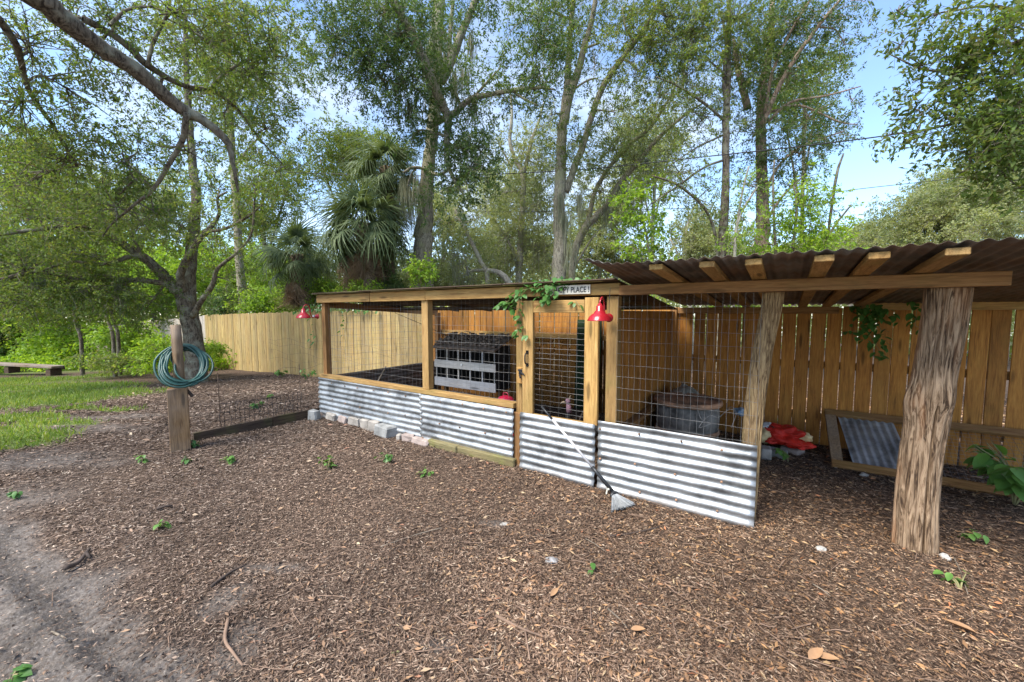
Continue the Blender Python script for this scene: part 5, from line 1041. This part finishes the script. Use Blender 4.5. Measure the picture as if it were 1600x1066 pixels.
tree('young_tree', 'bushy green young tree right of the reddish trunk above the roof', 'bark_oak', 'leaf_bright', [[(1240, 480, 12, 8), (1238, 400, 12, 6), (1245, 330, 12, 5), (1240, 290, 12, 3)], [(1285, 400, 12, 8), (1300, 360, 12, 5), (1330, 320, 12, 3)], [(1215, 480, 12, 7), (1212, 400, 12, 6), (1208, 300, 12, 4), (1210, 250, 12, 3)], [(1292, 380, 12.5, 5), (1300, 320, 12.4, 5), (1308, 270, 12.3, 5), (1318, 240, 12.3, 3)]],
     [(1250, 320, 12, 35, 30, .9), (1265, 360, 12, 40, 35, 1.1), (1235, 390, 12, 35, 25, 1.0), (1290, 390, 12, 35, 25, 1.0), (1300, 330, 12, 30, 25, .5), (1220, 350, 12, 25, 30, .6), (1265, 275, 12, 25, 20, .4), (1175, 395, 12.2, 30, 20, .7)], Lpx=7, asp=.45, seed=13)
tree('oak_tree', 'leafy bough reaching in from the right above the lean-to', 'bark_oak', 'leaf_oak', [
    [(1830, 520, 5.5, 60), (1800, 300, 5.6, 50), (1740, 120, 5.8, 34), (1660, 60, 6, 20), (1580, 70, 6.3, 9), (1520, 100, 6.5, 6), (1450, 110, 6.7, 4), (1390, 85, 6.8, 2)], [(1640, 110, 6, 10), (1580, 170, 6.3, 7), (1500, 190, 6.6, 5), (1420, 210, 6.8, 3)], [(1620, 140, 6.1, 8), (1560, 240, 6.3, 5), (1500, 270, 6.5, 3)], [(1660, 50, 6, 9), (1560, 10, 6.3, 5), (1470, 20, 6.6, 3)]],
    [(1540, 50, 6.3, 70, 45, 1.1), (1580, 120, 6.2, 60, 45, 1.4), (1500, 110, 6.5, 55, 40, 1.0), (1440, 100, 6.7, 45, 35, .6), (1500, 180, 6.5, 60, 35, 1.1), (1430, 170, 6.8, 45, 25, .6), (1570, 200, 6.2, 60, 40, 1.5), (1520, 240, 6.4, 50, 35, 1.0), (1440, 215, 6.8, 45, 18, .6), (1590, 270, 6.2, 45, 35, 1.1), (1460, 30, 6.6, 50, 30, .7), (1410, 60, 6.8, 30, 25, .35), (1600, 40, 6.2, 60, 50, 1.3), (1370, 225, 7, 25, 8, .5), (1400, 15, 6.8, 40, 15, .4), (1590, 200, 6.1, 50, 45, 1.0), (1605, 300, 6.3, 50, 40, .9), (1600, 120, 6.1, 40, 60, .9)], Lpx=12, asp=.42, cov=.8, seed=14)
# bulk of paler trees beyond: each with its own trunk and crown
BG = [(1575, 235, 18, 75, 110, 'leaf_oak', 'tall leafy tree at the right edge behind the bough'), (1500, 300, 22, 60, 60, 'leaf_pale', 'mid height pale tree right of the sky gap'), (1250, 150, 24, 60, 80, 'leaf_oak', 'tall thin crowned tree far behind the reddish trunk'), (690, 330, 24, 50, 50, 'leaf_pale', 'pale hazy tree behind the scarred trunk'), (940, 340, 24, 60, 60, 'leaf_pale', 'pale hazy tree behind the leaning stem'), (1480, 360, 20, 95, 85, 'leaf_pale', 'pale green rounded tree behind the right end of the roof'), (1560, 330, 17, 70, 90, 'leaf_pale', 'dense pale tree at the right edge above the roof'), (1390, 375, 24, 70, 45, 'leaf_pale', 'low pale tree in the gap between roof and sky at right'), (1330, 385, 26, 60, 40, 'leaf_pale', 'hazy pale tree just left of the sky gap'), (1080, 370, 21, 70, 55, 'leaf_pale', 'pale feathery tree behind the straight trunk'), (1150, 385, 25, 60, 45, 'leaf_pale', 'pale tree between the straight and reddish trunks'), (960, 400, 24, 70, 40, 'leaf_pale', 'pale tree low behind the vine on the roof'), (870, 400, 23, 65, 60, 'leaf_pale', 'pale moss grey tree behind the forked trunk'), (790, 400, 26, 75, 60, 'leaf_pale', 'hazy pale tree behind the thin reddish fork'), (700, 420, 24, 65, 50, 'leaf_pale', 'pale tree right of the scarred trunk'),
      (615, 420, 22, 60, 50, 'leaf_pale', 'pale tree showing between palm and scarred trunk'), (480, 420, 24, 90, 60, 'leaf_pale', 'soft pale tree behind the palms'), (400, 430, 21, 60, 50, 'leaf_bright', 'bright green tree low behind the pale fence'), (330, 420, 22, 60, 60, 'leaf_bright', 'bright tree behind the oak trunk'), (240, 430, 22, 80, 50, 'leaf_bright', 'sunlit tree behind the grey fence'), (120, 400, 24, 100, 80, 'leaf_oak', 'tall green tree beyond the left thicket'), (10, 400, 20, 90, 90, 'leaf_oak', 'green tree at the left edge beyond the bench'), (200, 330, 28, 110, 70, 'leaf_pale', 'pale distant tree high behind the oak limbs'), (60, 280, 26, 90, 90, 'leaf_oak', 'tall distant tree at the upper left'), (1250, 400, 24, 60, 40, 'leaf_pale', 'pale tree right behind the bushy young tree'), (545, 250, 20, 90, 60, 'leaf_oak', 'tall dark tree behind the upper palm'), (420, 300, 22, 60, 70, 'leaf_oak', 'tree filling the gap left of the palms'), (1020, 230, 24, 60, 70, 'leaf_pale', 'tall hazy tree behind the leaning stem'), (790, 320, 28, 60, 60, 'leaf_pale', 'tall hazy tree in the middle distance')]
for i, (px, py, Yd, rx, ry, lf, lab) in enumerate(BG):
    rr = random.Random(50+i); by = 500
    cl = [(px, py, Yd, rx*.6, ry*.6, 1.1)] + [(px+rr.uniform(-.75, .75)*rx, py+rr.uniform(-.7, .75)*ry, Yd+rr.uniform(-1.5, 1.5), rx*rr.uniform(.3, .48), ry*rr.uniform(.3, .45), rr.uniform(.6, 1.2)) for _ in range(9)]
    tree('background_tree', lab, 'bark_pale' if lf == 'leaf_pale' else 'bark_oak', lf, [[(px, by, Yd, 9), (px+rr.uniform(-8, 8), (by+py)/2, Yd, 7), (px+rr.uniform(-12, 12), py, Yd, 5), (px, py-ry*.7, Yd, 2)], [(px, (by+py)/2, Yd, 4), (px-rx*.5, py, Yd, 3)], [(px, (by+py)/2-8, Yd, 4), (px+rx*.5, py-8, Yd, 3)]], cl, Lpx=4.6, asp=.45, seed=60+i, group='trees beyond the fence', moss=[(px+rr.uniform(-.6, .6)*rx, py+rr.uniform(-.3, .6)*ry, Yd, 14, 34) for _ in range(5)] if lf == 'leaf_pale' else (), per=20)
# shrubs and thicket
SHR = [(30, 515, 19.5, 70, 38, 'leaf_bright', 'sunlit broad leaved shrub behind the bench', 9, .55), (110, 520, 17.5, 60, 32, 'leaf_bright', 'yellow green shrub right of the bench', 8, .5), (70, 540, 18.5, 60, 18, 'leaf_bright', 'low weedy shrub along the lawn edge', 7, .5), (200, 530, 14.5, 55, 34, 'leaf_bright', 'green shrub before the grey fence', 7, .45), (235, 555, 12, 40, 26, 'leaf_bright', 'loose leafy shrub left of the hose', 7.5, .45), (175, 565, 12.5, 60, 14, 'leaf_oak', 'low green tangle at the foot of the saplings', 6, .45), (260, 440, 18, 55, 40, 'leaf_bright', 'bright lime shrub above the grey fence', 6, .45), (420, 470, 14.5, 60, 24, 'leaf_bright', 'sunlit bush peeping over the pale fence', 6.5, .5), (350, 475, 15.5, 35, 25, 'leaf_dark', 'dark bush behind the fence beside the oak', 6, .45), (500, 455, 14, 45, 22, 'leaf_bright', 'yellow green bush behind the lamp', 6, .45), (555, 455, 13, 45, 18, 'leaf_bright', 'bush under the palm crown above the coop', 6, .45), (658, 430, 12.5, 22, 28, 'leaf_bright', 'ivy bush climbing the foot of the scarred trunk', 8, .5), (610, 445, 13.5, 30, 25, 'leaf_dark', 'dark bush between palm trunk and scarred trunk', 6, .45),
       (1560, 440, 7.2, 60, 14, 'leaf_bright', 'bright bush over the right fence under the roof edge', 12, .5), (1440, 455, 7.5, 70, 10, 'leaf_bright', 'leafy growth behind the cap rail of the right fence', 10, .5), (1150, 470, 9, 90, 9, 'leaf_bright', 'greenery glimpsed under the rear edge of the lean-to roof', 8, .5), (985, 470, 10, 40, 14, 'leaf_bright', 'greenery seen over the partition', 8, .5), (320, 545, 11.6, 40, 18, 'leaf_bright', 'weedy bush beside the oak foot', 6, .5), (-30, 530, 19, 50, 40, 'leaf_dark', 'dark shrub at the left frame edge', 8, .5), (140, 470, 17, 120, 30, 'leaf_oak', 'green undergrowth beyond the grey fence', 6, .45)]
for i, (px, py, Yd, rx, ry, lf, lab, lp, asp) in enumerate(SHR):
    rr = random.Random(90+i)
    tree('shrub', lab, 'stalk', lf, [[(px, py+ry*.8, Yd, 3), (px, py, Yd, 2), (px+5, py-ry*.6, Yd, 1.2)], [(px, py+ry*.7, Yd, 2.5), (px-rx*.4, py, Yd, 1.2)], [(px, py+ry*.7, Yd, 2.5), (px+rx*.4, py, Yd, 1.2)]],
         [(px+rr.uniform(-.6, .6)*rx, py+rr.uniform(-.5, .6)*ry, Yd+rr.uniform(-.4, .4), rx*.5, ry*.55, 1.2) for _ in range(6)], Lpx=lp, asp=asp, seed=100+i, group='shrubs around the fences', cat='shrub', per=12)
for px, py, top, Yd, lab in ((128, 568, 480, 13, 'thin crooked sapling right of the bench'), (178, 562, 470, 12.8, 'thicker leaning sapling before the grey fence'), (186, 560, 470, 13.2, 'slim dark sapling stem beside the leaning sapling')):
    tree('sapling', lab, 'bark_oak', 'leaf_oak', [[(px, py, Yd, 7), (px-2, py-40, Yd, 6), (px-12, py-70, Yd, 5), (px-16, top-30, Yd, 3)]], [(px-10, top-20, Yd, 30, 20, .8), (px+8, top-5, Yd, 25, 15, .6)], Lpx=5.5, seed=int(130+px), cat='tree')
def undergrowth():
    rr = np.random.default_rng(15); n = 90000; x = -28+21*rr.random(n); y = 11.4+8*rr.random(n); k = (y > 13.0+2.6*sstep(-11.5, -13.5, x)+.25*np.abs(x+13)*(x > -13)+1.2*(fbm(x, y, 91)-.5)) & (np.abs(x/y) < 1.5); x, y = x[k], y[k]; m = len(x)
    h = .15+.55*fbm(x*1.1, y*1.1, 92)**1.5*2*sstep(12, 14, y); c = np.stack([x, y, terr0(x, y)+h*rr.random(m)**.7], 1); L = .08+.08*rr.random(m)
    v, q = leaf_quads(c, rr.normal(size=(m, 3))+np.array([0, 0, .2]), rr.normal(size=(m, 3))+np.array([0, 0, 1.2]), L, L*.55); tag(link('undergrowth', npmesh('undergrowth', v, q), 'leaf_bright'), kind='stuff')
undergrowth()
# far woods closing the view
def woods():
    n = 90000; rr = np.random.default_rng(5); a = R(75)*(2*rr.random(n)-1); dist = 38+22*rr.random(n); x = dist*np.sin(a); y = dist*np.cos(a); h = 5.5+4.5*fbm(a*9, a*0, 4)+2*(rr.random(n))**3
    z = terr0(x, y)+h*rr.random(n)**.8; c = np.stack([x, y, z], 1); L = .3+.3*rr.random(n)
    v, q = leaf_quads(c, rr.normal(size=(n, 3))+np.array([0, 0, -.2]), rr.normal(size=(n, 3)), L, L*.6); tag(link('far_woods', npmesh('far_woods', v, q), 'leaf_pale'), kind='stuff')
woods()

# ------------------------------------------------------------------ cabbage palms
def frond_mesh(name, mat, dead, seed):
    rr = random.Random(seed); m = MB(); pet = .75 if not dead else .5
    m.tube([(0, 0, 0), (pet*.5, 0, .06 if not dead else -.02), (pet, 0, .05 if not dead else -.1)], [.02, .014, .010], 5)
    n = 34; vs = []; fs = []; c = Vector((pet, 0, .05 if not dead else -.1))
    for i in range(n):
        f = (i+.5)/n*2-1; a = f*R(150 if not dead else 60); L = (1.0-.28*abs(f))*rr.uniform(.85, 1.1)*(1 if not dead else .85)
        d = Vector((math.cos(a)*.9+.15, math.sin(a), .12)); sd = Vector((-math.sin(a), math.cos(a), .35*f)); w = .045 if not dead else .028; o = len(vs)
        for k in range(6):
            t = k/5; dr = (-.8 if not dead else -1.0)*t**2.2*L*rr.uniform(.5, 1.4); p = c+d*L*t*(1-.18*t*t)+Vector((0, 0, dr)); ww = w*(1-t**1.6)*.5+.002
            vs += [p+sd*ww, p-sd*ww+Vector((0, 0, .008))]
        fs += [(o+2*k, o+2*k+1, o+2*k+3, o+2*k+2) for k in range(5)]
    m.add(vs, fs); me = bpy.data.meshes.new(name); me.from_pydata(m.v, [], m.f); me.materials.append(MATS[mat]); return me
FM = [frond_mesh('frond', 'leaf_palm', False, i) for i in range(4)]; FD = [frond_mesh('dead_frond', 'leaf_palm_dead', True, 10+i) for i in range(3)]
def palm(label, base, crown, Yd, size, n, nd, seed, tw):
    b = D(*base, Yd); c = D(*crown, Yd); org = Vector((b.x, b.y, float(terr0(b.x, b.y)))); t = thing('palm_tree', label, 'palm', org, 0, 'cabbage palms behind the fence'); rr = random.Random(seed)
    cc = c-org; pts = spline([(0, 0, -.1), ((b-org)*.5)[:], (cc*.75+Vector((.03, 0, 0)))[:], cc[:]], 6); m = MB(); rad = [tw*Yd/FPX/2*(1+.12*math.sin(i*2.1)) for i in range(len(pts))]
    m.tube([Vector(p) for p in pts], rad, 12); m.build('trunk', 'bark_palm', t, True)
    m = MB()
    for i in range(26):
        a = i*2.4; h = .35+.035*i; p = cc-Vector((0, 0, 1.35-h)); r = rad[-1]*.9; m.bar(p+Vector((math.cos(a)*r, math.sin(a)*r, 0)), p+Vector((math.cos(a)*(r+.09), math.sin(a)*(r+.09), .2)), .07, .02)
    o = m.build('boots', 'bark_palm', t); o['kind'] = 'stuff'
    for i in range(n+nd):
        dead = i >= n; me = rr.choice(FD if dead else FM); o = bpy.data.objects.new('dead_frond' if dead else 'frond', me); COL.objects.link(o); o.parent = t
        a = i*2.39996+rr.uniform(-.25, .25); el = R(rr.uniform(-82, -50)) if dead else R(74-122*((i+.5)/n)**.75+rr.uniform(-10, 10))
        el += R(rr.gauss(0, 9)); o.location = cc-Vector((rr.gauss(0, .05), rr.gauss(0, .05), .12+rr.uniform(-.12, .16)+(.42 if dead else 0))); o.rotation_euler = Matrix.Rotation(a, 3, 'Z').to_4x4().to_3x3().__matmul__(Matrix.Rotation(-el, 3, 'Y')).__matmul__(Matrix.Rotation(rr.uniform(-.5, .5), 3, 'X')).to_euler(); s = size*rr.uniform(.7, 1.18); o.scale = (s, s*rr.uniform(.7, 1.1), s)
palm('broad palm with a dense drooping green crown behind the left end of the coop', (588, 500), (566, 350), 13.0, 1.15, 44, 26, 1, 24)
palm('small palm with a hanging skirt of dead fronds left of the broad palm', (487, 500), (462, 398), 13.6, .95, 28, 30, 2, 16)
palm('tallest palm with an upright crown rising above the other two', (606, 500), (604, 262), 14.2, .98, 34, 18, 3, 20)
# overhead cables
def cable(label, pts, r):
    w = [D(*p) for p in pts]; o0 = w[0]; t = thing('cable', label, 'cable', o0, 0, 'overhead cables'); m = MB(); m.tube([Vector(p)-o0 for p in spline([tuple(p) for p in w], 8)], r, 6); m.build('wire', 'cable_black', t)
cable('upper dark overhead cable crossing the trees to the right', [(420, 268, 15), (640, 275, 14.2), (880, 267, 13.2), (1120, 243, 11), (1300, 223, 10), (1460, 200, 9.4), (1700, 150, 8.5)], .014)
cable('lower thin overhead cable passing behind the trunks', [(500, 318, 18), (720, 330, 17), (880, 330, 16), (1150, 322, 15), (1330, 297, 14), (1480, 280, 13), (1700, 250, 12)], .010)
print('LEAVES', LEAFTOTAL[0])
